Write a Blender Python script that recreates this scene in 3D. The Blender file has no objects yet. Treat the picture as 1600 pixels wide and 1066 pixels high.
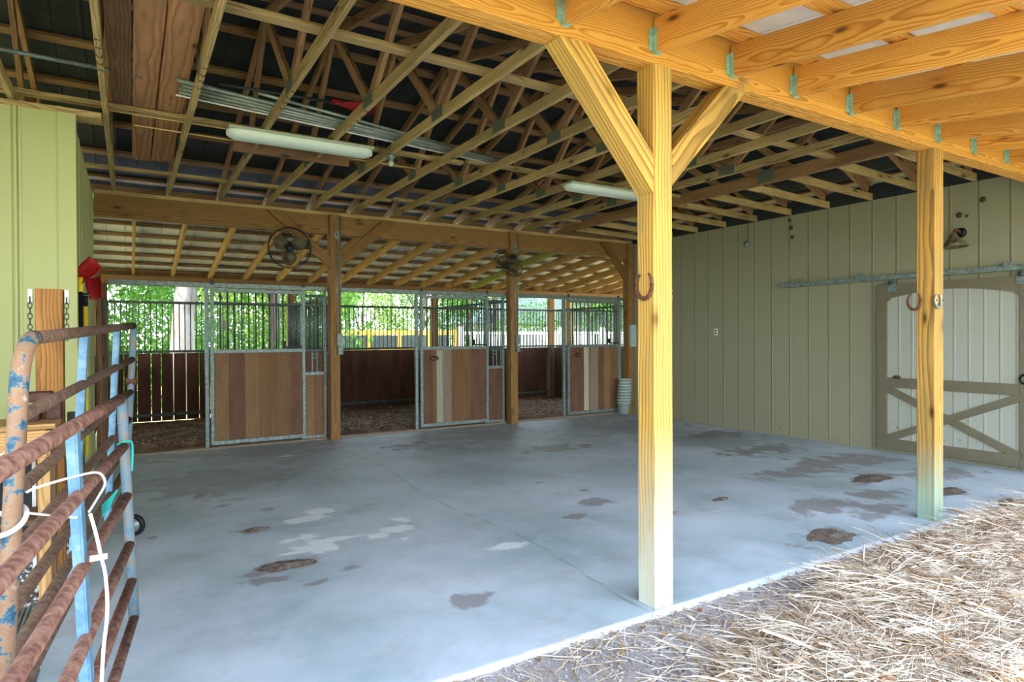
import bpy, bmesh, math, random
import numpy as np
from mathutils import Vector, Matrix, noise as mnoise
R = random.Random(7)
NR = np.random.RandomState(5)
SC = bpy.context.scene
COL = SC.collection

# ------------------------------------------------------------------ camera
yaw, pit, rol = math.radians(31.327), math.radians(-0.3878), math.radians(-0.2652)
fw = Vector((math.sin(yaw)*math.cos(pit), math.cos(yaw)*math.cos(pit), math.sin(pit)))
rt = Vector((math.cos(yaw), -math.sin(yaw), 0)); up = rt.cross(fw)
r2 = rt*math.cos(rol)+up*math.sin(rol); u2 = r2.cross(fw)
cd = bpy.data.cameras.new('camera'); cam = bpy.data.objects.new('camera', cd); COL.objects.link(cam)
M = Matrix((r2, u2, -fw)).transposed().to_4x4(); M.translation = (0, 0, 1.52)
cam.matrix_world = M
cd.sensor_width = 36; cd.lens = 982.23/1600*36; cd.shift_y = -0.00095
cd.clip_start = 0.05; cd.clip_end = 400
SC.camera = cam

# ------------------------------------------------------------------ sky, sun, exposure
w = bpy.data.worlds.new('sky'); SC.world = w; w.use_nodes = True
nt = w.node_tree; nt.nodes.clear()
out = nt.nodes.new('ShaderNodeOutputWorld'); bg = nt.nodes.new('ShaderNodeBackground')
tc = nt.nodes.new('ShaderNodeTexCoord'); sp = nt.nodes.new('ShaderNodeSeparateXYZ'); cr = nt.nodes.new('ShaderNodeValToRGB')
nt.links.new(tc.outputs['Generated'], sp.inputs[0]); nt.links.new(sp.outputs[2], cr.inputs[0])
cr.color_ramp.elements[0].position = 0.0; cr.color_ramp.elements[0].color = (0.93, 0.97, 1, 1)
cr.color_ramp.elements[1].position = 0.7; cr.color_ramp.elements[1].color = (0.48, 0.68, 1, 1)
nt.links.new(cr.outputs[0], bg.inputs[0]); bg.inputs[1].default_value = 4.6
nt.links.new(bg.outputs[0], out.inputs[0])
sd = bpy.data.lights.new('sun', 'SUN'); sd.energy = 9; sd.angle = math.radians(2); sd.color = (1, 0.93, 0.8)
sun = bpy.data.objects.new('sun', sd); COL.objects.link(sun)
sun.rotation_euler = Vector((0.5, 0.24, -1.0)).to_track_quat('-Z', 'Y').to_euler()
VS = SC.view_settings
VS.view_transform = 'Standard'; VS.look = 'None'; VS.gamma = 1; VS.exposure = 0.84; VS.use_curve_mapping = False
SC.cycles.max_bounces = 10; SC.cycles.diffuse_bounces = 7

# ------------------------------------------------------------------ helpers
def lin(h):
    if isinstance(h, (tuple, list)): return tuple(h)+(1,)
    c = [int(h[i:i+2], 16)/255 for i in (0, 2, 4)]
    return tuple((x/12.92 if x <= .04045 else ((x+.055)/1.055)**2.4) for x in c)+(1,)

WM = {}
def link(o, parent=None, mw=None):
    COL.objects.link(o)
    mw = mw if mw is not None else Matrix.Identity(4)
    WM[o.name] = mw
    if parent is not None:
        o.parent = parent
        o.matrix_local = WM[parent.name].inverted() @ mw
    else:
        o.matrix_world = mw
    return o
def tag(o, label=None, cat=None, group=None, kind=None):
    if label: o['label'] = label
    if cat: o['category'] = cat
    if group: o['group'] = group
    if kind: o['kind'] = kind
    return o
def thing(name, loc, label, cat, group=None):
    o = bpy.data.objects.new(name, None); o.empty_display_size = .1
    link(o, None, Matrix.Translation(loc))
    return tag(o, label, cat, group)
def struct(o): o['kind'] = 'structure'; return o

def frame(p0, p1, upv=(0, 0, 1)):
    """matrix whose X axis runs p0->p1, origin at the middle"""
    p0, p1 = Vector(p0), Vector(p1); x = (p1-p0); L = x.length; x.normalize()
    z = Vector(upv); z = z-x*z.dot(x)
    if z.length < 1e-4: z = Vector((0, 1, 0)); z = z-x*z.dot(x)
    z.normalize(); y = z.cross(x)
    m = Matrix((x, y, z)).transposed().to_4x4(); m.translation = (p0+p1)/2
    return m, L

class MB:
    def __init__(s): s.v = []; s.f = []; s.mi = []; s.sm = []
    def add(s, vs, fs, mi=0, smooth=False):
        n = len(s.v); s.v += [tuple(v) for v in vs]
        for f in fs: s.f.append(tuple(i+n for i in f)); s.mi.append(mi); s.sm.append(smooth)
        return s
    def box(s, lo, hi, mi=0, m=None):
        x0, y0, z0 = lo; x1, y1, z1 = hi
        vs = [(x0,y0,z0),(x1,y0,z0),(x1,y1,z0),(x0,y1,z0),(x0,y0,z1),(x1,y0,z1),(x1,y1,z1),(x0,y1,z1)]
        if m is not None: vs = [m @ Vector(v) for v in vs]
        return s.add(vs, [(0,3,2,1),(4,5,6,7),(0,1,5,4),(1,2,6,5),(2,3,7,6),(3,0,4,7)], mi)
    def timber(s, L, wy, hz, c=.004, mi=0, m=None, nseg=1, wob=0):
        """chamfered board along X centred on the origin"""
        a, b = wy/2, hz/2
        pr = [(-a+c,-b),(a-c,-b),(a,-b+c),(a,b-c),(a-c,b),(-a+c,b),(-a,b-c),(-a,-b+c)]
        vs = []; fs = []
        for i in range(nseg+1):
            x = -L/2+L*i/nseg; dy = R.uniform(-wob, wob); dz = R.uniform(-wob, wob)
            vs += [(x, y+dy, z+dz) for y, z in pr]
        for i in range(nseg):
            for j in range(8):
                k = (j+1) % 8; fs.append((i*8+j, i*8+k, (i+1)*8+k, (i+1)*8+j))
        fs.append(tuple(range(7, -1, -1))); fs.append(tuple(nseg*8+j for j in range(8)))
        if m is not None: vs = [m @ Vector(v) for v in vs]
        return s.add(vs, fs, mi)
    def prism(s, poly, t0, t1, m=None, mi=0):
        """polygon (a,b) in local XZ extruded along local Y from t0 to t1"""
        n = len(poly); vs = [(a, t0, b) for a, b in poly]+[(a, t1, b) for a, b in poly]
        fs = [tuple(range(n)), tuple(range(2*n-1, n-1, -1))]+[(i, n+i, n+(i+1) % n, (i+1) % n) for i in range(n)]
        if m is not None: vs = [m @ Vector(v) for v in vs]
        return s.add(vs, fs, mi)
    def tube(s, pts, r, n=10, mi=0, closed=False, flat=None):
        pts = [Vector(p) for p in pts]; N = len(pts); vs = []; fs = []
        rr = r if isinstance(r, (list, tuple)) else [r]*N
        ref = None
        for i, p in enumerate(pts):
            if closed: t = pts[(i+1) % N]-pts[i-1]
            else: t = pts[min(i+1, N-1)]-pts[max(i-1, 0)]
            t.normalize()
            if ref is None: ref = Vector((0, 0, 1)) if abs(t.z) < .9 else Vector((1, 0, 0))
            ref = ref-t*ref.dot(t); ref.normalize(); b = t.cross(ref)
            for j in range(n):
                a = 2*math.pi*j/n
                ka = 1 if flat is None else flat
                vs.append(p+ref*math.cos(a)*rr[i]+b*math.sin(a)*rr[i]*ka)
        m_ = N if closed else N-1
        for i in range(m_):
            i2 = (i+1) % N
            for j in range(n):
                k = (j+1) % n; fs.append((i*n+j, i*n+k, i2*n+k, i2*n+j))
        s.add(vs, fs, mi, True)
        if not closed: s.f += [tuple(len(s.v)-N*n+j for j in range(n-1, -1, -1)), tuple(len(s.v)-n+j for j in range(n))]; s.mi += [mi]*2; s.sm += [False]*2
        return s
    def lathe(s, prof, n=20, m=None, mi=0):
        """profile (r,z) round local Z"""
        vs = []; fs = []
        for r, z in prof:
            for j in range(n): a = 2*math.pi*j/n; vs.append(Vector((r*math.cos(a), r*math.sin(a), z)))
        if m is not None: vs = [m @ v for v in vs]
        for i in range(len(prof)-1):
            for j in range(n):
                k = (j+1) % n; fs.append((i*n+j, i*n+k, (i+1)*n+k, (i+1)*n+j))
        return s.add(vs, fs, mi, True)
    def mesh(s, name):
        me = bpy.data.meshes.new(name); me.from_pydata(s.v, [], s.f)
        me.polygons.foreach_set('material_index', s.mi); me.polygons.foreach_set('use_smooth', s.sm); me.update(); return me
    def build(s, name, mat, parent=None, mw=None, world=True):
        """verts in world space unless mw given (then verts are local to mw)"""
        if mw is None:
            c = Vector((0, 0, 0)) if parent is None and not world else None
            lo = Vector([min(v[i] for v in s.v) for i in range(3)]); hi = Vector([max(v[i] for v in s.v) for i in range(3)])
            c = Vector(((lo.x+hi.x)/2, (lo.y+hi.y)/2, lo.z))
            s.v = [tuple(Vector(v)-c) for v in s.v]; mw = Matrix.Translation(c)
        me = s.mesh(name)
        for m_ in (mat if isinstance(mat, (list, tuple)) else [mat]): me.materials.append(m_)
        return link(bpy.data.objects.new(name, me), parent, mw)

def beam(name, p0, p1, wy, hz, mat, parent=None, upv=(0, 0, 1), c=.004, nseg=1, wob=0):
    m, L = frame(p0, p1, upv)
    return MB().timber(L, wy, hz, c, nseg=nseg, wob=wob).build(name, mat, parent, m)
def inst(name, me, parent, mw): return link(bpy.data.objects.new(name, me), parent, mw)
def arc(c, r, a0, a1, n, ax1, ax2):
    c = Vector(c); ax1 = Vector(ax1); ax2 = Vector(ax2)
    return [c+ax1*r*math.cos(a0+(a1-a0)*i/n)+ax2*r*math.sin(a0+(a1-a0)*i/n) for i in range(n+1)]
ORD = ['first','second','third','fourth','fifth','sixth','seventh','eighth','ninth','tenth','eleventh','twelfth','thirteenth','fourteenth','fifteenth','sixteenth','seventeenth','eighteenth','nineteenth','twentieth','twenty-first','twenty-second','twenty-third','twenty-fourth']

# ------------------------------------------------------------------ materials
class NT:
    def __init__(s, name):
        s.m = bpy.data.materials.new(name); s.m.use_nodes = True; s.t = s.m.node_tree; s.t.nodes.clear()
        s.o = s.n('ShaderNodeOutputMaterial'); s.b = s.n('ShaderNodeBsdfPrincipled'); s.l(s.b.outputs[0], s.o.inputs[0])
    def n(s, ty, **k):
        x = s.t.nodes.new(ty)
        for a, b in k.items(): setattr(x, a, b)
        return x
    def l(s, a, b): s.t.links.new(a, b)
    def mix(s, fac, a, b, bt='MIX'):
        x = s.n('ShaderNodeMix', data_type='RGBA', blend_type=bt)
        for i, v in ((0, fac), (6, a), (7, b)):
            if hasattr(v, 'is_linked'): s.l(v, x.inputs[i])
            else: x.inputs[i].default_value = v
        return x.outputs[2]
    def math(s, op, a, b=None, clamp=False):
        x = s.n('ShaderNodeMath', operation=op, use_clamp=clamp)
        for i, v in enumerate((a, b)):
            if v is None: continue
            if hasattr(v, 'is_linked'): s.l(v, x.inputs[i])
            else: x.inputs[i].default_value = v
        return x.outputs[0]
    def ramp(s, fac, stops):
        x = s.n('ShaderNodeValToRGB'); s.l(fac, x.inputs[0]); e = x.color_ramp.elements
        while len(e) < len(stops): e.new(.5)
        for i, (p, c) in enumerate(stops): e[i].position = p; e[i].color = c if len(c) == 4 else tuple(c)+(1,)
        return x.outputs[0]
    def noise(s, vec, scale, detail=4, rough=.55, dist=0):
        x = s.n('ShaderNodeTexNoise'); s.l(vec, x.inputs['Vector']); x.inputs['Scale'].default_value = scale
        x.inputs['Detail'].default_value = detail; x.inputs['Roughness'].default_value = rough; x.inputs['Distortion'].default_value = dist
        return x.outputs[0]
    def co(s, kind='Object', scale=(1, 1, 1), rnd=False):
        t = s.n('ShaderNodeTexCoord'); v = t.outputs[kind]
        if rnd:
            oi = s.n('ShaderNodeObjectInfo'); sc = s.n('ShaderNodeVectorMath', operation='MULTIPLY_ADD')
            cb = s.n('ShaderNodeCombineXYZ')
            s.l(s.math('MULTIPLY', oi.outputs['Random'], 37.0), cb.inputs[0]); s.l(s.math('MULTIPLY', oi.outputs['Random'], 1.7), cb.inputs[1]); s.l(s.math('MULTIPLY', oi.outputs['Random'], 2.3), cb.inputs[2])
            a = s.n('ShaderNodeVectorMath', operation='ADD'); s.l(v, a.inputs[0]); s.l(cb.outputs[0], a.inputs[1]); v = a.outputs[0]
        mp = s.n('ShaderNodeMapping'); s.l(v, mp.inputs[0]); mp.inputs['Scale'].default_value = scale
        return mp.outputs[0]
    def bump(s, h, st=.3, d=.01):
        x = s.n('ShaderNodeBump'); x.inputs['Strength'].default_value = st; x.inputs['Distance'].default_value = d
        s.l(h, x.inputs['Height']); s.l(x.outputs[0], s.b.inputs['Normal'])
    def done(s, col, rough=.8, metal=0, spec=.3):
        if hasattr(col, 'is_linked'): s.l(col, s.b.inputs['Base Color'])
        else: s.b.inputs['Base Color'].default_value = col
        if hasattr(rough, 'is_linked'): s.l(rough, s.b.inputs['Roughness'])
        else: s.b.inputs['Roughness'].default_value = rough
        s.b.inputs['Metallic'].default_value = metal; s.b.inputs['Specular IOR Level'].default_value = spec
        return s.m

def wood(name, light, dark, knot='3a2410', stain=None, stain_amt=.5, ring=13, knots=True, rough=.75, foot=None, xs=.28):
    s = NT(name)
    # growth rings cut by the board's faces: radius from a slightly wandering pith, so faces show cathedral figures
    v0 = s.co(rnd=False); oi0 = s.n('ShaderNodeObjectInfo'); sp_ = s.n('ShaderNodeSeparateXYZ'); s.l(v0, sp_.inputs[0])
    lo = s.noise(s.co(scale=(xs*4, 2, 2), rnd=True), 1.3, 2, .5)
    wob = s.noise(s.co(scale=(xs*14, 8, 8), rnd=True), 1.0, 3, .5)
    o1 = s.math('MULTIPLY', s.math('SUBTRACT', oi0.outputs['Random'], .5), .16)
    o2 = s.math('ADD', s.math('MULTIPLY', s.math('FRACT', s.math('MULTIPLY', oi0.outputs['Random'], 7.13)), .07), .015)
    yy = s.math('ADD', sp_.outputs[1], o1); zz = s.math('ADD', sp_.outputs[2], o2)
    rr = s.math('SQRT', s.math('ADD', s.math('MULTIPLY', yy, yy), s.math('MULTIPLY', zz, zz)))
    rr = s.math('ADD', rr, s.math('MULTIPLY', lo, .085)); rr = s.math('ADD', rr, s.math('MULTIPLY', wob, .016))
    rr = s.math('ADD', rr, s.math('MULTIPLY', sp_.outputs[0], .006))
    ringf = s.math('FRACT', s.math('MULTIPLY', rr, ring*7.0))
    wvf = s.ramp(ringf, [(0, (1,1,1)), (.45, (.8,.8,.8)), (.86, (.15,.15,.15)), (.94, (.1,.1,.1)), (1, (1,1,1))])
    grain = s.noise(s.co(scale=(3, 110, 110), rnd=True), 1.0, 3)
    f = s.math('ADD', s.math('MULTIPLY', wvf, .62), s.math('MULTIPLY', grain, .5))
    c = s.ramp(f, [(.2, lin(dark)), (.8, lin(light)), (1, lin(light))])
    big = s.noise(s.co(scale=(1.2, 5, 5), rnd=True), 1.6, 5)
    if stain:
        c = s.mix(s.math('MULTIPLY', s.ramp(big, [(.42, (0,0,0)), (.68, (1,1,1))]), stain_amt), c, lin(stain))
    oi = s.n('ShaderNodeObjectInfo')
    hs = s.n('ShaderNodeHueSaturation'); s.l(c, hs.inputs['Color'])
    s.l(s.math('ADD', s.math('MULTIPLY', oi.outputs['Random'], .36), .82), hs.inputs['Value'])
    c = hs.outputs[0]
    if knots:
        vo = s.n('ShaderNodeTexVoronoi'); s.l(s.co(scale=(2.2, 6.5, 6.5), rnd=True), vo.inputs['Vector']); vo.inputs['Scale'].default_value = 1
        k = s.ramp(vo.outputs['Distance'], [(.05, (1,1,1)), (.13, (0,0,0))])
        k2 = s.ramp(vo.outputs['Distance'], [(.10, (.5,.5,.5)), (.24, (0,0,0))])
        c = s.mix(k2, c, lin(dark)); c = s.mix(s.math('MULTIPLY', k, .85), c, lin(knot))
    if foot:   # tint at a post foot, for teal treatment and for painted brightness: (colour, local x of full strength, local x of zero)
        t = s.n('ShaderNodeTexCoord'); sx = s.n('ShaderNodeSeparateXYZ'); s.l(t.outputs['Object'], sx.inputs[0])
        mr = s.n('ShaderNodeMapRange'); s.l(sx.outputs[0], mr.inputs[0]); mr.inputs[1].default_value = foot[1]; mr.inputs[2].default_value = foot[2]; mr.inputs[3].default_value = 1; mr.inputs[4].default_value = 0
        nn = s.noise(s.co(scale=(2, 12, 12)), 1.5, 5)
        fa = s.math('MULTIPLY', mr.outputs[0], s.math('ADD', nn, .35), True)
        c = s.mix(fa, c, lin(foot[0]))
    s.bump(f, .25, .004)
    return s.done(c, rough)

def plain(name, col, rough=.6, metal=0, var=.12, scale=12, spec=.3, dirt=None, bump=.0):
    s = NT(name); v = s.co()
    n1 = s.noise(v, scale, 5)
    lo = tuple(x*(1-var*2) for x in lin(col)[:3]); hi = tuple(min(1, x*(1+var*2)) for x in lin(col)[:3])
    c = s.ramp(n1, [(.3, lo), (.7, hi)])
    if dirt: c = s.mix(s.math('MULTIPLY', s.ramp(s.noise(v, scale*.37, 6), [(.5, (0,0,0)), (.72, (1,1,1))]), .7), c, lin(dirt))
    if bump: s.bump(n1, bump, .004)
    return s.done(c, rough, metal, spec)

def mottle(name, cols, scale=14, rough=.7, metal=0, bump=.3, stretch=(1, 1, 1), pts=None):
    s = NT(name); v = s.co(scale=stretch, rnd=True)
    n1 = s.noise(v, scale, 7, .65)
    k = len(cols); pts = pts or [.3+.4*i/(k-1) for i in range(k)]
    c = s.ramp(n1, [(p, lin(q)) for p, q in zip(pts, cols)])
    s.bump(n1, bump, .003)
    return s.done(c, rough, metal)

MAT = {}
MAT['porch'] = wood('porch_pine', 'dea64e', 'a8661f', stain='c08038', stain_amt=.4, rough=.6)
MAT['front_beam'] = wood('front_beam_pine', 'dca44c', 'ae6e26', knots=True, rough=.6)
MAT['post'] = wood('post_pine', 'cca452', '785624', stain='94804c', stain_amt=.55, ring=6, foot=('ccd0c0', -1.5, -.5), xs=.16)  # pale foot: overexposed light put into the colour, with a slight green treatment
MAT['post_teal'] = wood('post_pine_teal', 'c4984c', '70501f', stain='8a7848', stain_amt=.55, ring=6, foot=('8ab4a4', -1.5, -.85), xs=.16)
MAT['truss'] = wood('truss_lumber', 'c4aa76', '86703f', stain='7e6c46', stain_amt=.6, ring=9)
MAT['web'] = wood('truss_web_lumber', 'a8845a', '6e4e30', stain='5a3e28', stain_amt=.5, ring=9)
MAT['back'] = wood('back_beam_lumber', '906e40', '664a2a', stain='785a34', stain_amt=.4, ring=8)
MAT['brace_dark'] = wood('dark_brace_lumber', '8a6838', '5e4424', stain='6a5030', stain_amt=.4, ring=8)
MAT['rafter'] = wood('stall_rafter_lumber', 'c09a60', '8c6836', stain='957848', stain_amt=.4, ring=9)
MAT['green_raft'] = wood('mossy_rafter', 'a8a858', '76803a', ring=9)
MAT['purlin'] = wood('purlin_lumber', '987852', '664a32', stain='5a4028', stain_amt=.5, ring=9)
MAT['plank'] = wood('rough_plank', 'bc8c62', '8c5e3c', stain='9a7454', stain_amt=.7, ring=4)
MAT['plank2'] = wood('dark_plank', '7d6046', '5a4230', stain='4c3828', stain_amt=.5, ring=6)
MAT['old_post'] = wood('old_post', 'a87840', '6e4a26', stain='5e4024', stain_amt=.5, ring=8, knots=False)
for i, (a, b, st) in enumerate([('80603f','543e28','604830'), ('8e6e4c','62482e','684e38'), ('604a38','423022','4c3c30'), ('8c7c68','62543f','7c7060'), ('b4b4a0','82826c','9a9a86'), ('745440','4c3426','463226')]):
    MAT['board%d' % i] = wood('stall_board_%s' % 'abcdef'[i], a, b, stain=st, stain_amt=.6, ring=6, knots=False)
MAT['dark_board'] = wood('dark_stall_board', '5c3c2a', '38231a', stain='2c1c16', stain_amt=.6, ring=6, knots=False)
MAT['galv'] = mottle('galvanised_steel', ['5a6864', '788884', '92a29e'], 25, .5, .35, .1)
MAT['galv_dark'] = mottle('weathered_steel', ['333b38', '4a5552', '65716c'], 25, .55, .3, .1)
MAT['plate'] = mottle('truss_plate', ['5e685c', '7a8474'], 60, .5, .4, .2)
MAT['hanger'] = mottle('joist_hanger', ['6f9c92', '93bdae', 'b6d0c0'], 30, .55, .2, .2)
MAT['rust'] = mottle('rusty_tube', ['5c3d33', '80574a', '9c7565', 'b08c7c'], 26, .85, 0, .6)
MAT['rust_dark'] = mottle('dark_rust_tube', ['4a3a30', '6a5344', '7d6656'], 30, .85, 0, .6)
MAT['rust_blue'] = mottle('rust_and_blue_paint', ['24465c', '42687e', '94785e', '8a6a54', 'b4a490'], 20, .7, 0, .5, pts=[.34, .44, .47, .6, .72])
MAT['blue'] = mottle('blue_paint', ['4e7690', '648ca6', '7f9eb0', '6c6258'], 16, .5, 0, .3, pts=[.3, .5, .66, .78])
MAT['pale_tube'] = mottle('pale_worn_tube', ['46687a', '64808e', '857a70', '704c40'], 16, .7, 0, .5, pts=[.3, .46, .58, .72])
MAT['fixture'] = plain('lamp_diffuser', 'd2e2d8', .35, var=.02, spec=.5)
MAT['fixture_edge'] = plain('lamp_housing', 'a8b4a2', .5, var=.03)
MAT['white'] = plain('white_paint', 'e6e8e6', .6, var=.04, dirt='b8b4a8')
MAT['red'] = plain('red_plastic', '98181c', .4, var=.1)
MAT['black'] = plain('black_metal', '16171a', .5, var=.1)
MAT['dkgrey'] = plain('dark_grey', '30363a', .5, .2, .1)
MAT['yellow'] = plain('yellow_handle', 'e8cc2c', .5, var=.06)
MAT['pipe_yellow'] = plain('yellow_pipe', 'd8c070', .5, var=.08)
MAT['conduit'] = mottle('grey_conduit', ['6c7872', '8a968c', 'b0baae'], 12, .4, .4, .05, stretch=(.3, 1, 1))
MAT['taupe'] = plain('taupe_trim_paint', '6c6753', .6, var=.05, scale=6, dirt='6e6852')
MAT['strap'] = plain('white_strap', 'dcdad4', .8, var=.04)
MAT['teal'] = plain('teal_twine', '2fb5ac', .8, var=.08)
MAT['leather'] = mottle('brown_block', ['33221c', '523831', '6d4c40'], 12, .7, 0, .3)
MAT['shade'] = mottle('rusty_shade', ['544f38', '6c684c', '483828'], 9, .6, .2, .2)
MAT['horseshoe'] = mottle('rusty_horseshoe', ['4c3024', '6a4434', '845a46'], 40, .8, .2, .5)
MAT['bench'] = wood('bench_plank', 'c8a06a', '96703c', ring=8)
MAT['bucket'] = plain('pale_green_plastic', 'a8bab0', .5, var=.05)
MAT['wood_pale'] = wood('pale_yellow_wood', 'd8a848', 'b08030', ring=6, knots=False)  # yellowish wood of the pen and one outer post
MAT['bark'] = mottle('pale_bark', ['4a443c', '8a8278', 'aaa49a'], 3, .9, 0, .6, stretch=(1, 1, .3))
MAT['bark_dark'] = mottle('dark_bark', ['3c342c', '5a5044', '6e6456'], 6, .9, 0, .6, stretch=(1, 1, .3))
MAT['nest'] = plain('mud_nest', '4a4030', .95, var=.2, bump=.5)
MAT['outlet'] = plain('outlet_plate', 'd5d6cc', .5, var=.03)
MAT['glass_bulb'] = plain('bulb_glass', 'b8c0b8', .2, var=.05, spec=.6)
MAT['web_dust'] = plain('dusty_cobweb', 'b8a888', .95, var=.1)

def siding(name, base, dirt):
    s = NT(name); v = s.co()
    n1 = s.noise(s.co(scale=(40, 40, 3)), 1.6, 4)
    hb = s.noise(s.co(scale=(3, 3, 60)), 1.0, 3)
    c = s.mix(s.math('MULTIPLY', hb, .35), lin(base), tuple(x*.8 for x in lin(base)[:3])+(1,))
    c = s.mix(s.math('MULTIPLY', n1, .15), c, lin(dirt))
    sp_ = s.noise(v, 22, 5, .6); 
    t = s.n('ShaderNodeTexCoord'); sx = s.n('ShaderNodeSeparateXYZ'); s.l(t.outputs['Object'], sx.inputs[0])
    low = s.n('ShaderNodeMapRange'); s.l(sx.outputs[2], low.inputs[0]); low.inputs[1].default_value = 0; low.inputs[2].default_value = 1.2; low.inputs[3].default_value = .10; low.inputs[4].default_value = 0
    m_ = s.ramp(s.math('ADD', sp_, low.outputs[0]), [(.72, (0,0,0)), (.78, (1,1,1))])
    c = s.mix(s.math('MULTIPLY', m_, .75), c, lin('4c4436'))   # splashed mud specks
    s.bump(hb, .15, .003)
    return s.done(c, .7)
MAT['siding'] = siding('siding_paint', '949378', '7c7b60')
MAT['siding_left'] = siding('tack_siding_paint', 'b8be84', 'a0a66c')
MAT['door_panel'] = siding('door_panel_paint', 'a6aa9c', '949786')

# concrete: bluish sealed slab with real stains carried in an attribute
def concrete():
    s = NT('concrete_slab'); v = s.co()
    n1 = s.noise(v, .9, 6, .6); n2 = s.noise(v, 5, 6, .6); n3 = s.noise(v, 60, 3)
    c = s.ramp(n1, [(.3, lin('8ca2a6')), (.5, lin('b0bec6')), (.7, lin('cad2dc'))])
    c = s.mix(s.ramp(n2, [(.4, (0,0,0)), (.8, (.5,.5,.5))]), c, lin('c0c8d0'))
    c = s.mix(s.math('MULTIPLY', s.ramp(s.noise(s.co(scale=(1, 1, 1)), 1.7, 7, .7, .6), [(.5, (0,0,0)), (.7, (1,1,1))]), .3), c, lin('82756c'))
    at = s.n('ShaderNodeVertexColor'); at.layer_name = 'stain'; sx = s.n('ShaderNodeSeparateColor'); s.l(at.outputs[0], sx.inputs[0])
    e = s.math('MULTIPLY', s.math('SUBTRACT', s.noise(v, 22, 6, .7), .5), .9)
    for ch, colr, amt in ((0, '76625a', .6), (1, 'e8eef0', .75), (2, '7a7c7c', .4)):
        f = s.ramp(s.math('ADD', sx.outputs[ch], s.math('MULTIPLY', e, 1.0)), [(.38, (0,0,0)), (.62, (1,1,1))])
        g = s.math('MULTIPLY', f, s.ramp(sx.outputs[ch], [(.02, (0,0,0)), (.15, (1,1,1))]))
        c = s.mix(s.math('MULTIPLY', g, amt), c, lin(colr))
    c = s.mix(s.math('MULTIPLY', n3, .12), c, lin('5a6468'))
    s.bump(n2, .12, .01)
    return s.done(c, s.ramp(n1, [(.3, (.42,.42,.42)), (.7, (.7,.7,.7))]), 0, .45)
MAT['concrete'] = concrete()
MAT['slab_edge'] = plain('slab_edge', 'cdd2d6', .8, var=.06)

def ground(name, cols, sc1=3, sc2=60, bump=.6):
    s = NT(name); v = s.co()
    n1 = s.noise(v, sc1, 6, .65); n2 = s.noise(v, sc2, 4, .7)
    c = s.ramp(s.math('ADD', s.math('MULTIPLY', n1, .5), s.math('MULTIPLY', n2, .5)), [(.35, lin(cols[0])), (.5, lin(cols[1])), (.65, lin(cols[2]))])
    s.bump(n2, bump, .02)
    return s.done(c, .95)
MAT['dirt'] = ground('sandy_dirt', ['857e7a', 'a39b98', 'c4bdba'])
MAT['mulch'] = ground('stall_mulch', ['4a3526', '7a5c44', 'ab927c'], 4, 45, 1)
MAT['gravel'] = ground('gravel', ['5c5654', '8a8684', 'b8b4b2'], 3, 30, 1)
MAT['field'] = ground('sunlit_ground', ['6a7a3c', '9a9060', 'b8a880'], .4, 6, .5)
MAT['manure'] = ground('dried_manure', ['51463f', '75665b', '998c82'], 10, 50, 1)
MAT['straw_pile'] = ground('straw_bed', ['8a7250', 'b09a78', 'd0bea0'], 6, 70, 1)
def leafm(name, a, b, tr=.5):
    s = NT(name); v = s.co(); n1 = s.noise(v, 1.7, 3); n2 = s.noise(v, 14, 2)
    c = s.ramp(s.math('ADD', s.math('MULTIPLY', n1, .5), s.math('MULTIPLY', n2, .5)), [(.35, lin(a)), (.65, lin(b))])
    s.done(c, .55)
    tl = s.n('ShaderNodeBsdfTranslucent'); s.l(c, tl.inputs[0]); mx = s.n('ShaderNodeMixShader'); mx.inputs[0].default_value = tr
    s.l(s.b.outputs[0], mx.inputs[1]); s.l(tl.outputs[0], mx.inputs[2]); s.l(mx.outputs[0], s.o.inputs[0])
    return s.m
MAT['leafA'] = leafm('leaf_green', '2c5c20', '6a9a38')
MAT['leafB'] = leafm('leaf_dark_green', '1c4c26', '3c7c3c')
MAT['leafC'] = leafm('leaf_yellow_green', '5c8428', '9ab848')
def strawm(name, a, b):
    s = NT(name); v = s.co(); n1 = s.noise(v, 9, 4)
    c = s.ramp(n1, [(.38, lin(a)), (.62, lin(b))]); return s.done(c, .6)
MAT['straw'] = strawm('straw_pale', 'b49c80', 'dccfbc')
MAT['straw2'] = strawm('straw_brown', '76583e', 'a88864')
def roofsheet(name, a, b, metal, rough):
    s = NT(name); t = s.n('ShaderNodeTexCoord'); sx = s.n('ShaderNodeSeparateXYZ'); s.l(t.outputs['Object'], sx.inputs[0])
    wv = s.math('ABSOLUTE', s.math('SUBTRACT', s.math('FRACT', s.math('MULTIPLY', sx.outputs[0], 4.4)), .5))
    rib = s.ramp(wv, [(.04, (1,1,1)), (.09, (0,0,0))])
    n1 = s.noise(s.co(), 6, 5)
    c = s.ramp(n1, [(.3, lin(a)), (.7, lin(b))])
    s.bump(rib, .6, .02)
    return s.done(c, rough, metal)
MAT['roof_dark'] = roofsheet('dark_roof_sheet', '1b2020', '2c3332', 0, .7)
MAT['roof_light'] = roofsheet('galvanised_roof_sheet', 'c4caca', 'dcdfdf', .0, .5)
MAT['roof_rear'] = roofsheet('rear_roof_sheet', 'ccd0d2', 'e2e4e6', .0, .5)

# ------------------------------------------------------------------ key dimensions
YF, YB = 2.558, 9.259           # faces of front and back post lines
PX = [2.480, 5.5505]; BX = [2.503, 5.574]; XW = 8.383; XT = -.372; YT = 6.06
HB = 3.021; HT = 3.297; ZC = 3.35; PW = .14
YS = 9.42; YO = 12.6            # stall fronts, outer stall wall
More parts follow.
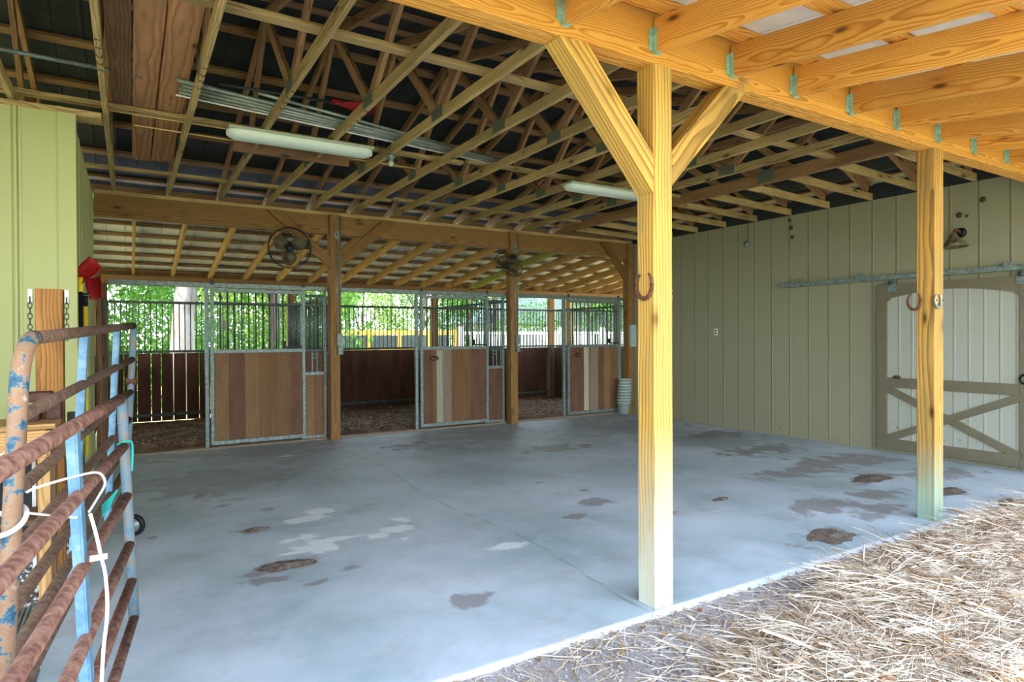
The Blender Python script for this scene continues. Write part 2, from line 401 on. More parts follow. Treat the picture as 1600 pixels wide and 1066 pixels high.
# ------------------------------------------------------------------ ground and floor
def grid(x0, x1, y0, y1, dx, zf):
    nx = max(2, int((x1-x0)/dx)+1); ny = max(2, int((y1-y0)/dx)+1)
    vs = []
    for j in range(ny):
        for i in range(nx):
            x = x0+(x1-x0)*i/(nx-1); y = y0+(y1-y0)*j/(ny-1); vs.append((x, y, zf(x, y)))
    fs = [(j*nx+i, j*nx+i+1, (j+1)*nx+i+1, (j+1)*nx+i) for j in range(ny-1) for i in range(nx-1)]
    return vs, fs
g = MB(); vs, fs = grid(-60, 90, -50, 110, 5, lambda x, y: -.14); g.add(vs, fs); struct(g.build('ground', MAT['field']))
SLX = -.36
STAINS = {0: [(6.68,3.67,.34,.15),(6.72,2.99,.3,.12),(4.49,2.8,.3,.17),(5.14,3.32,.28,.2),(.87,4.34,.2,.13),(.84,5.28,.12,.08),(.55,6.7,.11,.08),(6.97,4.38,.5,.3),(7.4,4.33,.6,.3),(.75,4.15,.14,.06),
              (3.61,4.49,.16,.1),(3.22,4.23,.1,.06),(1.22,4.08,.07,.05),(1.0,3.94,.07,.05),(.12,5.5,.09,.06),(.72,6.19,.08,.05),(1.01,5.84,.1,.06),(6.3,4.3,.5,.22),(6.0,3.3,.35,.2),(5.5,3.0,.3,.15),
              (4.86,6.99,.45,.3),(3.6,5.4,.07,.05),(3.8,4.9,.08,.05),(3.5,4.9,.06,.04),(7.6,3.4,.5,.25),(3.9,3.9,.1,.05),(3.3,8.2,.4,.2),(7.7,6.6,.5,.3),(1.67,3.22,.12,.09),(7.3,5.4,.6,.25)],
          1: [(1.8,4.73,.11,.1),(1.6,4.61,.07,.08),(1.75,4.45,.06,.04),(1.91,4.93,.07,.09),(1.0,4.87,.07,.06),(1.16,4.6,.12,.1),(1.15,4.9,.07,.08),(.96,4.57,.1,.03),(1.25,5.34,.18,.1),(1.72,8.36,.12,.12),(1.38,5.53,.12,.1),(4.27,3.7,.12,.02),(1.3,4.7,.2,.06),(2.3,3.9,.14,.08)],
          2: [(3.13,8.72,1.3,.4),(1.47,9.0,1.2,.4),(4.86,8.3,1.4,.7),(6.6,7.9,1.2,.7),(.8,7.3,.8,.7),(7.2,6.2,.7,1.2)]}
def slab():
    x0, x1, y0, y1 = SLX, XW, 2.54, 9.40
    def zf(x, y):
        z = 0
        for jx in (2.47, 5.52):
            d = abs(x-jx-.05*math.sin(y*2)); z -= .006*max(0, 1-d/.018)
        return z
    vs, fs = grid(x0, x1, y0, y1, .03, zf)
    b = MB().add(vs, fs, 0)
    b.box((x0, y0, -.14), (x1, y1, -.012), 1)
    n = 0
    b.box((x0, y0-.012, -.14), (x1, y0+.004, .001), 1)
    o = b.build('floor', [MAT['concrete'], MAT['slab_edge']], None, Matrix.Identity(4))
    col = np.zeros((len(b.v), 4), np.float32); col[:, 3] = 1; co = np.array(b.v)
    WN = np.array([.9*mnoise.noise(Vector((x*5, y*5, .4)))+.6*mnoise.noise(Vector((x*13, y*13, 2.4))) for x, y, z in b.v])
    for ch, L in STAINS.items():
        for (cx, cy, rx, ry) in L:
            d = np.sqrt(((co[:, 0]-cx)/rx)**2+((co[:, 1]-cy)/ry)**2)
            col[:, ch] = np.maximum(col[:, ch], np.clip(1.0-(d+WN)*.55, 0, 1))
    # a thin worn line along the two joints
    for jx in (2.47, 5.52):
        d = np.abs(co[:, 0]-jx-.05*np.sin(co[:, 1]*2)); col[:, 2] = np.maximum(col[:, 2], np.clip(.85-d/.035, 0, 1))
    ca = o.data.color_attributes.new('stain', 'FLOAT_COLOR', 'POINT'); ca.data.foreach_set('color', col.ravel())
    o['kind'] = 'structure'; return o
slab()
# stall bedding, gravel, front dirt
nz = lambda x, y, s, a: a*mnoise.noise(Vector((x*s, y*s, 1.3)))
vs, fs = grid(-.37, 12, 9.42, 12.56, .08, lambda x, y: .015+nz(x, y, 2, .03)+nz(x, y, 9, .02)+.04*min(1, (y-9.42)/.5)); o = MB().add(vs, fs, 0, True).build('stall_bedding', MAT['mulch'])
tag(o, 'brown wood-shaving bedding covering the stall floors', 'bedding', kind='stuff')
vs, fs = grid(-4.5, SLX+.04, 1.0, 6.0, .06, lambda x, y: -.03+nz(x, y, 3, .03)+nz(x, y, 14, .02)); o = MB().add(vs, fs, 0, True).build('gravel_bed', MAT['gravel'])
tag(o, 'grey gravel beside the concrete slab behind the gates', 'gravel', kind='stuff')
def hz(x, y):
    e = (2.52-y); 
    if x < .6: m_ = 0
    edge = 2.36+.14*mnoise.noise(Vector((x*1.3, 3, 0)))-max(0, 2.9-x)*.55 - .25*math.exp(-((x-3.05)/.42)**2) + (.1 if x > 4 else 0)
    t = max(0, min(1, (edge-y)/.35)); m_ = t*t*(3-2*t)
    return m_*(.095+.05*min(1, max(0, (x-2)/3))+nz(x, y, 2.3, .085)+nz(x, y, 6, .03)), m_
vs, fs = grid(-4.5, 9.5, -1.2, 2.53, .05, lambda x, y: -.035+nz(x, y, 2.5, .012)+nz(x, y, 12, .008)+hz(x, y)[0]*.8)
o = MB().add(vs, fs, 0, True).build('dirt_ground', MAT['dirt']); struct(o)
# loose straw
def straw():
    n = 52000; V = []; F = []; mi = []
    cnt = 0
    sins = math.sin; coss = math.cos
    for i in range(n*3):
        if cnt >= n: break
        # denser where the camera sees it large
        x = R.uniform(.9, 8.3); y = R.uniform(.75, 2.56)
        az = math.atan2(x, y)
        if az > 1.26: continue
        h, m_ = hz(x, y)
        if R.random() > m_*.97+.035: continue
        if R.random() > max(.3, min(1, 3.2/math.hypot(x, y))): continue
        cnt += 1
        L = R.uniform(.05, .2) if R.random() < .85 else R.uniform(.2, .36); wd = R.choice((.0012, .0016, .002, .0028))
        if R.random() < .03: wd = .007; L *= .8
        a = R.uniform(0, 6.283); dip = R.gauss(0, .22); bend = R.gauss(0, .5)
        z = -.03+h*.8+.006+abs(R.gauss(0, .018))*min(1, m_+.2)
        pts = []
        px, py, pz = x, y, z
        for k in range(4):
            pts.append((px, py, max(pz, -.022))); st = L/3
            px += coss(a)*st; py += sins(a)*st; pz += sins(dip)*st; a += bend*.33; dip -= .12
        if any(p[1] > 2.6 for p in pts) and R.random() < .8: pass
        b = len(V)
        for k, (qx, qy, qz) in enumerate(pts):
            nx_, ny_ = -sins(a), coss(a); tw = wd*(1 if k < 3 else .5)
            V.append((qx+nx_*tw, qy+ny_*tw, qz)); V.append((qx-nx_*tw, qy-ny_*tw, qz+wd*.8)); V.append((qx, qy, qz+wd*1.6))
        for k in range(3):
            c = b+k*3
            F += [(c, c+3, c+4, c+1), (c+1, c+4, c+5, c+2), (c+2, c+5, c+3, c)]
            q = 1 if R.random() < 0 else 0
        mi += [1 if (cnt % 4 == 0) else 0]*9
    me = bpy.data.meshes.new('loose_straw'); me.from_pydata(V, [], F); me.materials.append(MAT['straw']); me.materials.append(MAT['straw2'])
    me.polygons.foreach_set('material_index', mi); me.update()
    o = link(bpy.data.objects.new('loose_straw', me)); tag(o, 'loose dry straw heaped over the dirt outside the slab edge', 'straw', kind='stuff')
straw()
def dead_leaves():
    b = MB()
    for i in range(130):
        x, y = R.uniform(1.2, 7.5), R.uniform(1.1, 2.5)
        h, m_ = hz(x, y); z = -.02+h*.8+.03*m_+.004; a = R.uniform(0, 6.28); L = R.uniform(.02, .045); w_ = L*.4
        M_ = Matrix.Translation((x, y, z)) @ Matrix.Rotation(a, 4, 'Z') @ Matrix.Rotation(R.gauss(0, .4), 4, 'X') @ Matrix.Rotation(R.gauss(0, .3), 4, 'Y')
        vs = [M_ @ Vector(v) for v in [(-L, 0, 0), (-L*.3, w_, .004), (L*.5, w_*.8, .006), (L, 0, .002), (L*.5, -w_*.8, .006), (-L*.3, -w_, .004), (0, 0, -.003)]]
        b.add(vs, [(0, 1, 6), (1, 2, 6), (2, 3, 6), (3, 4, 6), (4, 5, 6), (5, 0, 6)], 0, True)
    o = b.build('dead_leaves', MAT['dead_leaf']); tag(o, 'small brown dead leaves scattered over the straw and dirt', 'leaves', kind='stuff')
MAT['dead_leaf'] = strawm('dead_leaf', '7a5238', 'b08a64')
dead_leaves()
# pebbles in the dirt strip by the slab
def pebbles(name, n, xr, yr, z, mat, label, rr=(.004, .014)):
    b = MB()
    for i in range(n):
        x, y = R.uniform(*xr), R.uniform(*yr); r = R.uniform(*rr); s = [r*R.uniform(.7, 1.3) for _ in range(3)]
        vs = [(x+s[0], y, z), (x-s[0], y, z), (x, y+s[1], z), (x, y-s[1], z), (x, y, z+s[2]), (x, y, z-s[2])]
        b.add(vs, [(0,2,4),(2,1,4),(1,3,4),(3,0,4),(2,0,5),(1,2,5),(3,1,5),(0,3,5)], 0, True)
    o = b.build(name, mat); tag(o, label, 'stones', kind='stuff')
pebbles('pebbles', 1500, (.9, 4.5), (1.9, 2.53), -.03, MAT['dirt'], 'small grey pebbles on the bare dirt along the slab')
pebbles('gravel_stones', 2500, (-1.2, -.34), (2.2, 6.0), -.02, MAT['white'], 'pale loose stones on the gravel left of the slab', (.005, .018))
# wood shavings specks in stalls
def chips():
    b = MB()
    for i in range(5000):
        x, y = R.uniform(-.4, 8.3), R.uniform(9.5, 12.4); r = R.uniform(.01, .03); a = R.uniform(0, 6.28); z = .06+R.uniform(0, .03)+nz(x, y, 2, .03)
        c, s = math.cos(a)*r, math.sin(a)*r
        b.add([(x+c, y+s, z), (x-s*.5, y+c*.5, z+R.uniform(0, .015)), (x-c, y-s, z+.003), (x+s*.5, y-c*.5, z+R.uniform(0, .01))], [(0,1,2,3)])
    o = b.build('wood_shavings', MAT['wood_chip']); tag(o, 'pale wood shavings scattered on the stall bedding', 'shavings', kind='stuff')
MAT['wood_chip'] = strawm('shavings', '9c846c', 'd0c0b0')
chips()
# dried manure patches: low crumbly mounds on the slab
PATCH = [(6.68,3.67,.3,.12,'dark dried manure patch between the teal-footed post and the barn door, further in'),
         (6.72,2.99,.26,.1,'dark dried manure patch just behind the foot of the right-hand post'),
         (4.49,2.8,.24,.13,'dark crumbly manure patch on the slab near the straw heap'),
         (.87,4.34,.17,.1,'reddish brown manure patch beside the white splotches on the slab'),
         (4.66,3.95,.1,.05,'small tan manure lump right of the centre post'),
         (.84,5.28,.09,.05,'small brown manure crumb beyond the white splotches'),
         (6.77,2.49,.22,.07,'black damp manure patch at the slab edge by the right side of the straw')]
for i, (cx, cy, rx, ry, lab) in enumerate(PATCH):
    b = MB(); nr, na = 6, 26; vs = [(cx, cy, .022)]; fs = []
    for r_ in range(1, nr+1):
        for a_ in range(na):
            an = 2*math.pi*a_/na; q = r_/nr*(1+.45*mnoise.noise(Vector((math.cos(an)*1.5, math.sin(an)*1.5, i*3.1)))+.3*mnoise.noise(Vector((math.cos(an)*5, math.sin(an)*5, i*3.1))))
            x, y = cx+rx*q*math.cos(an), cy+ry*q*math.sin(an)
            vs.append((x, y, max(.0012, (.012*(1-(r_/nr)**2)+.012*mnoise.noise(Vector((x*25, y*25, i))))*(1 if r_ < nr else 0)+.0012)))
    for a_ in range(na):
        fs.append((0, 1+a_, 1+(a_+1) % na))
        for r_ in range(nr-1):
            p, q = 1+r_*na+a_, 1+r_*na+(a_+1) % na; fs.append((p, p+na, q+na, q))
    o = b.add(vs, fs, 0, True).build('manure_patch', MAT['manure']); tag(o, lab, 'manure', 'dried manure patches on the slab')

# ------------------------------------------------------------------ walls with grooved siding
def grooved(p0, p1, z0, z1, grooves, thick, nrm, gw=.014, gd=.012, batten=True):
    """wall from p0 to p1 (xy); profile with grooves on the side nrm points to; grooves: distances from p0"""
    p0, p1 = Vector((*p0, 0)), Vector((*p1, 0)); d = (p1-p0); L = d.length; d.normalize(); n_ = Vector((*nrm, 0))
    prof = [(0, 0)]
    for g_ in sorted(grooves):
        if not .03 < g_ < L-.03: continue
        prof += [(g_-gw/2, 0), (g_-gw/2+.001, -gd), (g_+gw/2-.001, -gd), (g_+gw/2, 0)]
        if batten: prof += [(g_+gw/2+.002, .004), (g_+gw/2+.018, .004), (g_+gw/2+.02, 0)]
    prof += [(L, 0), (L, -thick), (0, -thick)]
    pts = [p0+d*a+n_*b for a, b in prof]
    b = MB(); n = len(pts)
    vs = [(p.x, p.y, z0) for p in pts]+[(p.x, p.y, z1) for p in pts]
    fs = [(i, (i+1) % n, n+(i+1) % n, n+i) for i in range(n)]
    fs += [tuple(range(n-1, -1, -1)), tuple(range(n, 2*n))]
    return b.add(vs, fs)
gr = [i*.3048+.036 for i in range(40)]
struct(grooved((XW, 9.3), (XW, -2.0), 0, 3.285, [9.3-(7.974-.3048*k) for k in range(-4, 32)], .1, (-1, 0)).build('wall_right', MAT['siding']))
struct(grooved((-6, YT), (XT-.004, YT), -.1, 3.29, [5.25, 5.28, 5.549-.0, 4.97, 4.67, 4.36, 4.06], .1, (0, -1)).build('wall_left', MAT['siding_left']))
struct(grooved((XT, YT+.102), (XT, 9.39), 0, 3.29, [.3*k for k in range(1, 11)], .1, (1, 0)).build('wall_inner', MAT['siding_left']))
b = MB().box((XT-.095, YT-.022, -.05), (XT+.002, YT-.002, 3.29)).box((XT+.002, YT-.022, -.05), (XT+.022, YT+.101, 3.29)); struct(b.build('trim_1', MAT['siding_left']))
struct(MB().box((-4.7, 2.3, -.1), (-4.6, YT, 3.3)).build('unseen_light_block_wall', MAT['siding_left']))  # added wall out of view, keeps side light out so front light dominates
b = MB().box((-6, YT-.04, -.1), (XT+.01, YT-.001, .86)); o = b.build('baseboard_left', MAT['dkgrey']); struct(o)

# ------------------------------------------------------------------ front line: posts, beam, braces, horseshoes
def post(name, x, y, z1, mat, label, grp, w_=PW, z0=0.0):
    r = thing(name, (x+w_/2, y+w_/2, z0), label, 'post', grp)
    beam('shaft', (x+w_/2, y+w_/2, z0), (x+w_/2, y+w_/2, z1), w_, w_, mat, r, (0, 1, 0), .006)
    return r
p1 = post('support_post', PX[0], YF, HB, MAT['post'], 'square timber post in the centre foreground with two diagonal braces', 'front support posts')
p2 = post('support_post', PX[1], YF, HB, MAT['post_teal'], 'square timber post at the right with a teal-stained foot, in front of the barn door', 'front support posts')
fb = thing('front_beam', (4, YF, HB), 'long orange timber beam across the front, resting on the two square posts', 'beam')
for k in range(3):
    beam('ply', (-4.2, YF+.024+.047*k, (HB+HT)/2+(.002*k)), (8.38, YF+.024+.047*k, (HB+HT)/2), .046, HT-HB, MAT['front_beam'], fb)
beam('top_plate', (-4.2, YF+.08, HT+.026), (8.38, YF+.08, HT+.026), .13, .052, MAT['truss'], fb)
def brace(pt, pb, w_, hh, mat, label, grp, y, cat='brace'):
    r = thing('knee_brace', ((pb[0]), y, pb[1]), label, cat, grp)
    d = Vector((pt[0]-pb[0], 0, pt[1]-pb[1])).normalized()
    # ends cut: top flush to beam underside, bottom flush to the post
    n_ = Vector((-d.z, 0, d.x)); a = Vector((pb[0], 0, pb[1])); hw = hh/2
    def hit_x(o_, X): t = (X-o_.x)/d.x; return (X, o_.z+t*d.z)
    def hit_z(o_, Z): t = (Z-o_.z)/d.z; return (o_.x+t*d.x, Z)
    A, B_ = a+n_*hw, a-n_*hw
    poly = [hit_x(A, pb[0]), hit_x(B_, pb[0]), hit_z(B_, pt[1]), hit_z(A, pt[1])]
    cx = (pb[0]+pt[0])/2; cz = (pb[1]+pt[1])/2
    m_, L = frame((pb[0], y, pb[1]), (pt[0], y, pt[1]), (0, 0, 1)); inv = m_.inverted()
    b = MB().prism(poly, y-w_/2, y+w_/2); b.v = [tuple(inv @ Vector(v)) for v in b.v]
    o = b.build('brace_timber', mat, r, m_); md = o.modifiers.new('bevel', 'BEVEL'); md.width = .005; md.segments = 1
    return r
yc = YF+PW/2
brace((1.935, HB), (PX[0], 2.41), PW, PW*.98, MAT['post'], 'thick diagonal brace rising left from the centre foreground post', 'front knee braces', yc)
brace((3.165, HB), (PX[0]+PW, 2.46), PW, PW*.98, MAT['post'], 'thick diagonal brace rising right from the centre foreground post', 'front knee braces', yc)
# horseshoes: open end up, nailed to the posts
def horseshoe(c, ax, nrm, label, mat, s=1.0, rot=0):
    pts = []; n = 22
    for i in range(n+1):
        a = math.radians(-232+284*i/n)+rot   # from upper left round the bottom to upper right
        a = math.radians(125+290*i/n)+rot
        pts.append(Vector(c)+Vector(ax)*math.cos(a)*.058*s+Vector((0, 0, 1))*math.sin(a)*.068*s)
    r = thing('horseshoe', Vector(c)-Vector((0, 0, .07)), label, 'horseshoe', 'horseshoes nailed to the front posts')
    rr = [.007+.005*math.sin(math.pi*i/n) for i in range(n+1)]
    MB().tube(pts, rr, 8, flat=1.0).build('shoe', mat, r)
    for a in (.0, math.pi):
        q = Vector(c)+Vector(ax)*.058*s*math.cos(a)
        m_ = Matrix.Translation(q+Vector(nrm)*.008) @ Vector(nrm).to_track_quat('Z', 'Y').to_matrix().to_4x4()
        MB().lathe([(0, .008), (.005, .007), (.005, -.01), (0, -.01)], 8, m_).build('nail', MAT['black'], r)
    return r
horseshoe((PX[0]-.012, 2.628, 1.80), (0, 1, 0), (-1, 0, 0), 'rusty horseshoe hung on the left face of the centre post', MAT['horseshoe'], 1.1)
horseshoe((2.705, YF+PW+.012, 1.765), (1, 0, 0), (0, -1, 0), 'rusty horseshoe sticking out on the right side of the centre post', MAT['horseshoe'])
horseshoe((PX[1]-.03, 2.70, 1.79), (.25, .96, 0), (-.96, .25, 0), 'rusty horseshoe on the left face of the right-hand post', MAT['horseshoe'], 1.05)
horseshoe((5.575, YF-.013, 1.79), (1, 0, 0), (0, -1, 0), 'pale silvery horseshoe on the front face of the right-hand post', MAT['conduit'], .85)

# ------------------------------------------------------------------ porch roof (slopes down to the front)
SL = .139
def zpr(y): return 3.075+SL*(y-YF)     # underside of the porch rafters
xs = [1.873-.617*3, 1.873-.617*2, 1.873-.617, 1.873, 2.492, 3.115, 3.727, 4.361, 4.976, 5.594, 6.208, 6.837, 7.45, 8.06]
YE = .55
for i, x in enumerate(xs):
    r = thing('porch_rafter', (x, YF, 3.07), 'orange pine porch rafter, %s from the left along the front beam' % ORD[i], 'rafter', 'porch rafters on the front beam')
    beam('board', (x, YF-.004, zpr(YF)+.092), (x, YE, zpr(YE)+.092), .04, .184, MAT['porch'], r, c=.003)
    b = MB()
    for s_ in (-1, 1):
        b.box((x+s_*.021-.0015, YF-.034, 3.07), (x+s_*.021+.0015, YF-.001, 3.21))
        b.box((min(x+s_*.021, x+s_*.05), YF-.0045, 3.085), (max(x+s_*.021, x+s_*.05), YF-.001, 3.2))
    b.box((x-.021, YF-.034, 3.066), (x+.021, YF-.001, 3.069))
    b.build('joist_hanger', MAT['hanger'], r)
for i, y in enumerate([2.44, 1.9, 1.38, .86]):
    z = zpr(y)+.184+.021
    o = beam('porch_purlin', (-1.6, y, z), (8.38, y, z), .09, .038, MAT['porch'], None, c=.003)
    tag(o, 'orange pine purlin over the porch rafters, %s out from the front beam' % ORD[i], 'purlin', 'porch purlins')
a = .19+.042
b = MB().add([(-5.5, 2.60, zpr(2.60)+a), (8.45, 2.60, zpr(2.60)+a), (8.45, YE-.1, zpr(YE-.1)+a), (-5.5, YE-.1, zpr(YE-.1)+a),
              (-5.5, 2.60, zpr(2.60)+a+.01), (8.45, 2.60, zpr(2.60)+a+.01), (8.45, YE-.1, zpr(YE-.1)+a+.01), (-5.5, YE-.1, zpr(YE-.1)+a+.01)],
             [(0,1,2,3),(7,6,5,4),(0,4,5,1),(1,5,6,2),(2,6,7,3),(3,7,4,0)])
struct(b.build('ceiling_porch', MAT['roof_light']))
# bird-nest straw stuffed behind hangers + cobweb tufts
def tuft(c, n, r_, label, name='nest_straw', cat='nest'):
    b = MB()
    for i in range(n):
        p = Vector(c)+Vector((R.gauss(0, r_), R.gauss(0, r_*.4), R.gauss(0, r_*.8))); a_ = Vector((R.gauss(0, 1), R.gauss(0, .4), R.gauss(-.3, 1))).normalized()*R.uniform(.03, .09)
        q = p+a_*.5+Vector((R.gauss(0, .01), R.gauss(0, .01), R.gauss(0, .01)))
        for v in (p, q): v.y = min(v.y, YF-.004)
        e = p+a_; e.y = min(e.y, YF-.004)
        b.tube([p, q, e], .0009, 3)
    o = b.build(name, MAT['web_dust']); tag(o, label, cat, 'nest straw tufts on the front beam')
tuft((1.83, YF-.05, 3.2), 90, .035, 'straw nest tuft hanging by the beam hanger at the top left of the centre brace')
tuft((3.2, YF-.02, 3.05), 26, .03, 'small straw tuft on the beam just right of the right brace')
tuft((3.72, YF-.04, 3.12), 30, .03, 'wispy straw tuft at the hanger midway between the posts')
tuft((4.9, YF-.03, 3.11), 20, .03, 'wispy straw tuft at the hanger left of the right-hand post')

# ------------------------------------------------------------------ main roof trusses
def zb(y): return 3.42+.265*(min(y, 11.82-y)-2.5)
def ztop_flat(x): return 3.44+.265*(8.55-x)       # hip plane: underside of the top chord
TRM = {}
def member(root, name, p0, p1, mat, t=.038, d=.089):
    return beam(name, p0, p1, t, d, mat, root, c=.003)
def truss(x, label, girder=False):
    r = thing('roof_truss', (x, 5.91, ZC), label, 'roof truss', 'roof trusses across the barn')
    cap = ztop_flat(x); dd = .14 if girder else .089
    chn = member(r, 'bottom_chord', (x, 2.44, ZC+dd/2), (x, 9.38, ZC+dd/2), MAT['truss'] if not girder else MAT['web'], .076 if girder else .038, dd)
    yk = 5.91
    if cap < zb(5.91): yk = 2.5+(cap-3.42)/.265
    o_ = .047
    member(r, 'top_chord', (x, 2.25, zb(2.25)+o_), (x, yk, zb(yk)+o_), MAT['web'])
    member(r, 'top_chord', (x, 11.82-2.25, zb(2.25)+o_), (x, 11.82-yk, zb(yk)+o_), MAT['web'])
    if yk < 5.8: member(r, 'flat_chord', (x, yk, zb(yk)+o_), (x, 11.82-yk, zb(yk)+o_), MAT['web'])
    zc = ZC+dd
    zz = lambda y: min(zb(y), cap)
    for s_ in (0, 1):
        f = (lambda y: y) if s_ == 0 else (lambda y: 11.82-y)
        member(r, 'web', (x, f(4.87), zc-.02), (x, f(4.22), zz(4.22)+.02), MAT['web'])
        member(r, 'web', (x, f(4.93), zc-.02), (x, f(5.87), zz(5.87)+.02), MAT['web'])
        for sx in (-1, 1):
            t_ = (.038 if girder else .019)+.0012
            MB().box((x+sx*t_-.001, min(f(4.79), f(5.01)), ZC+.012), (x+sx*t_+.001, max(f(4.79), f(5.01)), ZC+dd+.02)).build('gusset_plate', MAT['plate'], r)
    return r
XS = [-.155+.605*k for k in range(-3, 11)]
for i, x in enumerate(XS):
    truss(x, 'wooden roof truss spanning front to back, %s from the left' % ORD[i])
truss(6.62, 'doubled dark hip girder truss, last before the right wall', True)
JY = [2.85+.597*k for k in range(11)]
for i, y in enumerate(JY):
    r = thing('jack_truss', (7.5, y, 3.3), 'short hip jack truss running to the right wall, %s from the front' % ORD[i], 'roof truss', 'jack trusses to the right wall')
    member(r, 'bottom_chord', (6.67, y, 3.395), (8.42, y, 3.335), MAT['truss'])
    xe = 6.66; cap = min(zb(y), ztop_flat(xe)); xk = 8.55-(cap-3.44)/.265
    member(r, 'top_chord', (8.42, y, ztop_flat(8.42)+.047), (max(xk, xe), y, cap+.047), MAT['web'])
    member(r, 'web', (8.3, y, 3.42), (7.62, y, min(ztop_flat(7.62), cap)+.03), MAT['web'])
def marks(root, x, y0, sty):
    b = MB(); z = ZC-.0015
    for i, st_ in enumerate(sty):
        y = y0+.13*i
        if st_ == '|': pts = [(x-.016, y, z), (x+.016, y+.004, z)]
        elif st_ == ')': pts = [(x-.017, y-.01, z), (x-.002, y+.03, z), (x+.015, y+.026, z), (x+.017, y-.012, z)]
        else: pts = [(x-.017, y+.02, z), (x-.008, y-.012, z), (x+.008, y-.008, z), (x+.017, y+.03, z)]
        b.tube(pts, .003, 4)
    b.build('pen_marks', MAT['black'], root)
for k_, o_ in enumerate([o for o in bpy.data.objects if o.name.startswith('roof_truss')]):
    xx_ = WM[o_.name].translation.x
    if -.2 < xx_ < 2.0: marks(o_, xx_, 4.62+.12*round((xx_+.155)/.605), '||))u' if xx_ < .2 else '|)u)')
# lateral braces on top of the bottom chords
for y, lab in [(3.95, 'front'), (6.2, 'middle'), (8.45, 'rear')]:
    for (xa, xb, h_) in ((-3, 3.2, 'left'), (3.2, 6.6, 'right')):
        yy = y+(0 if y < 5 else 0)
        o = beam('lateral_brace', (xa, yy, ZC+.089+.02), (xb, yy+.12, ZC+.089+.02), .089, .038, MAT['truss']); tag(o, 'long flat board laid across the truss chords, %s row, %s half' % (lab, h_), 'brace', 'lateral braces on the trusses')
# purlins
n = 0
for side in (0, 1):
    for k in range(6):
        y = 2.45+.62*k; y2 = y if side == 0 else 11.82-y
        z = zb(y)+.094+.02
        xe = 8.55-(zb(y)-3.42)/.265+.1
        o = MB().timber(xe+3.4, .089, .038).build('roof_purlin', MAT['purlin'], None, Matrix.Translation(((xe-3.4)/2, y2, z+.004)) @ Matrix.Rotation((1 if side == 0 else -1)*math.atan(.265), 4, 'X'))
        tag(o, 'brown purlin under the dark roof sheets on the %s slope, %s from the eave' % (('front', 'rear')[side], ORD[k]), 'purlin', 'purlins under the main roof')
for k in range(4):
    x = 8.45-.55*k; z = ztop_flat(x)+.094+.02
    yi = 2.5+(ztop_flat(x)-3.42)/.265
    o = MB().timber(11.82-2*yi, .089, .038).build('roof_purlin', MAT['purlin'], None, Matrix.Translation((x, 5.91, z+.004)) @ Matrix.Rotation(math.atan(.265), 4, 'Y') @ Matrix.Rotation(math.pi/2, 4, 'Z'))
    tag(o, 'brown purlin on the hip slope above the right wall, %s from the wall' % ORD[k], 'purlin', 'purlins under the main roof')
# roof deck
q = .094+.045
Y0, Y1, X1_, X0_ = 2.2, 9.62, 8.85, -5.6
zr = zb(5.91)+q; ze = zb(Y0)+q; xr = 8.55-(zb(5.91)-3.44)/.265
top = [(X0_, Y0, ze), (X1_, Y0, ze), (X1_, Y1, ze), (X0_, Y1, ze), (X0_, 5.91, zr), (xr, 5.91, zr)]
vs = top+[(x, y, z+.03) for x, y, z in top]
F0 = [(0,1,5,4), (1,2,5), (2,3,4,5)]
fs = F0+[tuple(i+6 for i in reversed(f)) for f in F0]+[(0,6,7,1),(1,7,8,2),(2,8,9,3),(3,9,10,4),(4,10,6,0)]
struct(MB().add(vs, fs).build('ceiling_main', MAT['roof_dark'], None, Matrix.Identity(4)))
struct(MB().box((-3.4, 2.19, 3.30), (8.8, 2.23, ze+.02)).build('eave_light_block', MAT['purlin']))  # added board closing the eave gap where outside light came in
struct(MB().box((-3.6, 9.60, 3.36), (8.8, 9.63, ze+.02)).build('trim_3', MAT['purlin']))

struct(MB().box((XW+.02, 2.2, 3.284), (XW+.10, 9.62, 3.50)).build('wall_top_light_block', MAT['dkgrey']))  # added strip blocking light above the wall, its dark colour stands for shade
struct(MB().box((-.9, 12.96, 2.46), (12.8, 13.0, 2.74)).build('trim_5', MAT['purlin']))
# ------------------------------------------------------------------ back post line
tpb = thing('back_beam', (4, YB, HB), 'heavy brown timber beam above the stall fronts, carried by the back posts', 'beam')
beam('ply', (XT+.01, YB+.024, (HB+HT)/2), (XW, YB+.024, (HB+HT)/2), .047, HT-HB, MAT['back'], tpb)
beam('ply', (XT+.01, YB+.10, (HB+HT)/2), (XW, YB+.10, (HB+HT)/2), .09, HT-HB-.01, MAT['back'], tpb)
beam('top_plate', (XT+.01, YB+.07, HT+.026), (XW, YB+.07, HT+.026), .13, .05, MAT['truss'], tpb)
# the posts are notched: their front face passes in front of the beam
def bpost(x, label, z1=HT+.0):
    r = thing('stall_post', (x+PW/2, YB, 0), label, 'post', 'posts along the stall fronts')
    beam('shaft', (x+PW/2, YB+.02-.05, 0), (x+PW/2, YB+.02-.05, z1), .14, .075, MAT['back'], r, (0, 1, 0), .005)
    beam('shaft_rear', (x+PW/2, YB+.055, 0), (x+PW/2, YB+.055, HB-.002), .138, .08, MAT['back'], r, (0, 1, 0), .005)
    return r
r = thing('jamb_post', (XT+.08, 9.33, 0), 'short dark timber post beside the green wall at the left end of the first stall', 'post')
beam('shaft', (XT+.08, 9.33, 0), (XT+.08, 9.33, 2.2), .12, .1, MAT['plank2'], r, (0, 1, 0))
bpost(BX[0], 'brown stall post between the first and second stalls, conduit on its right side')
bpost(BX[1], 'brown stall post between the second and third stalls')
bpost(XW-.155, 'brown stall post in the far right corner against the side wall')
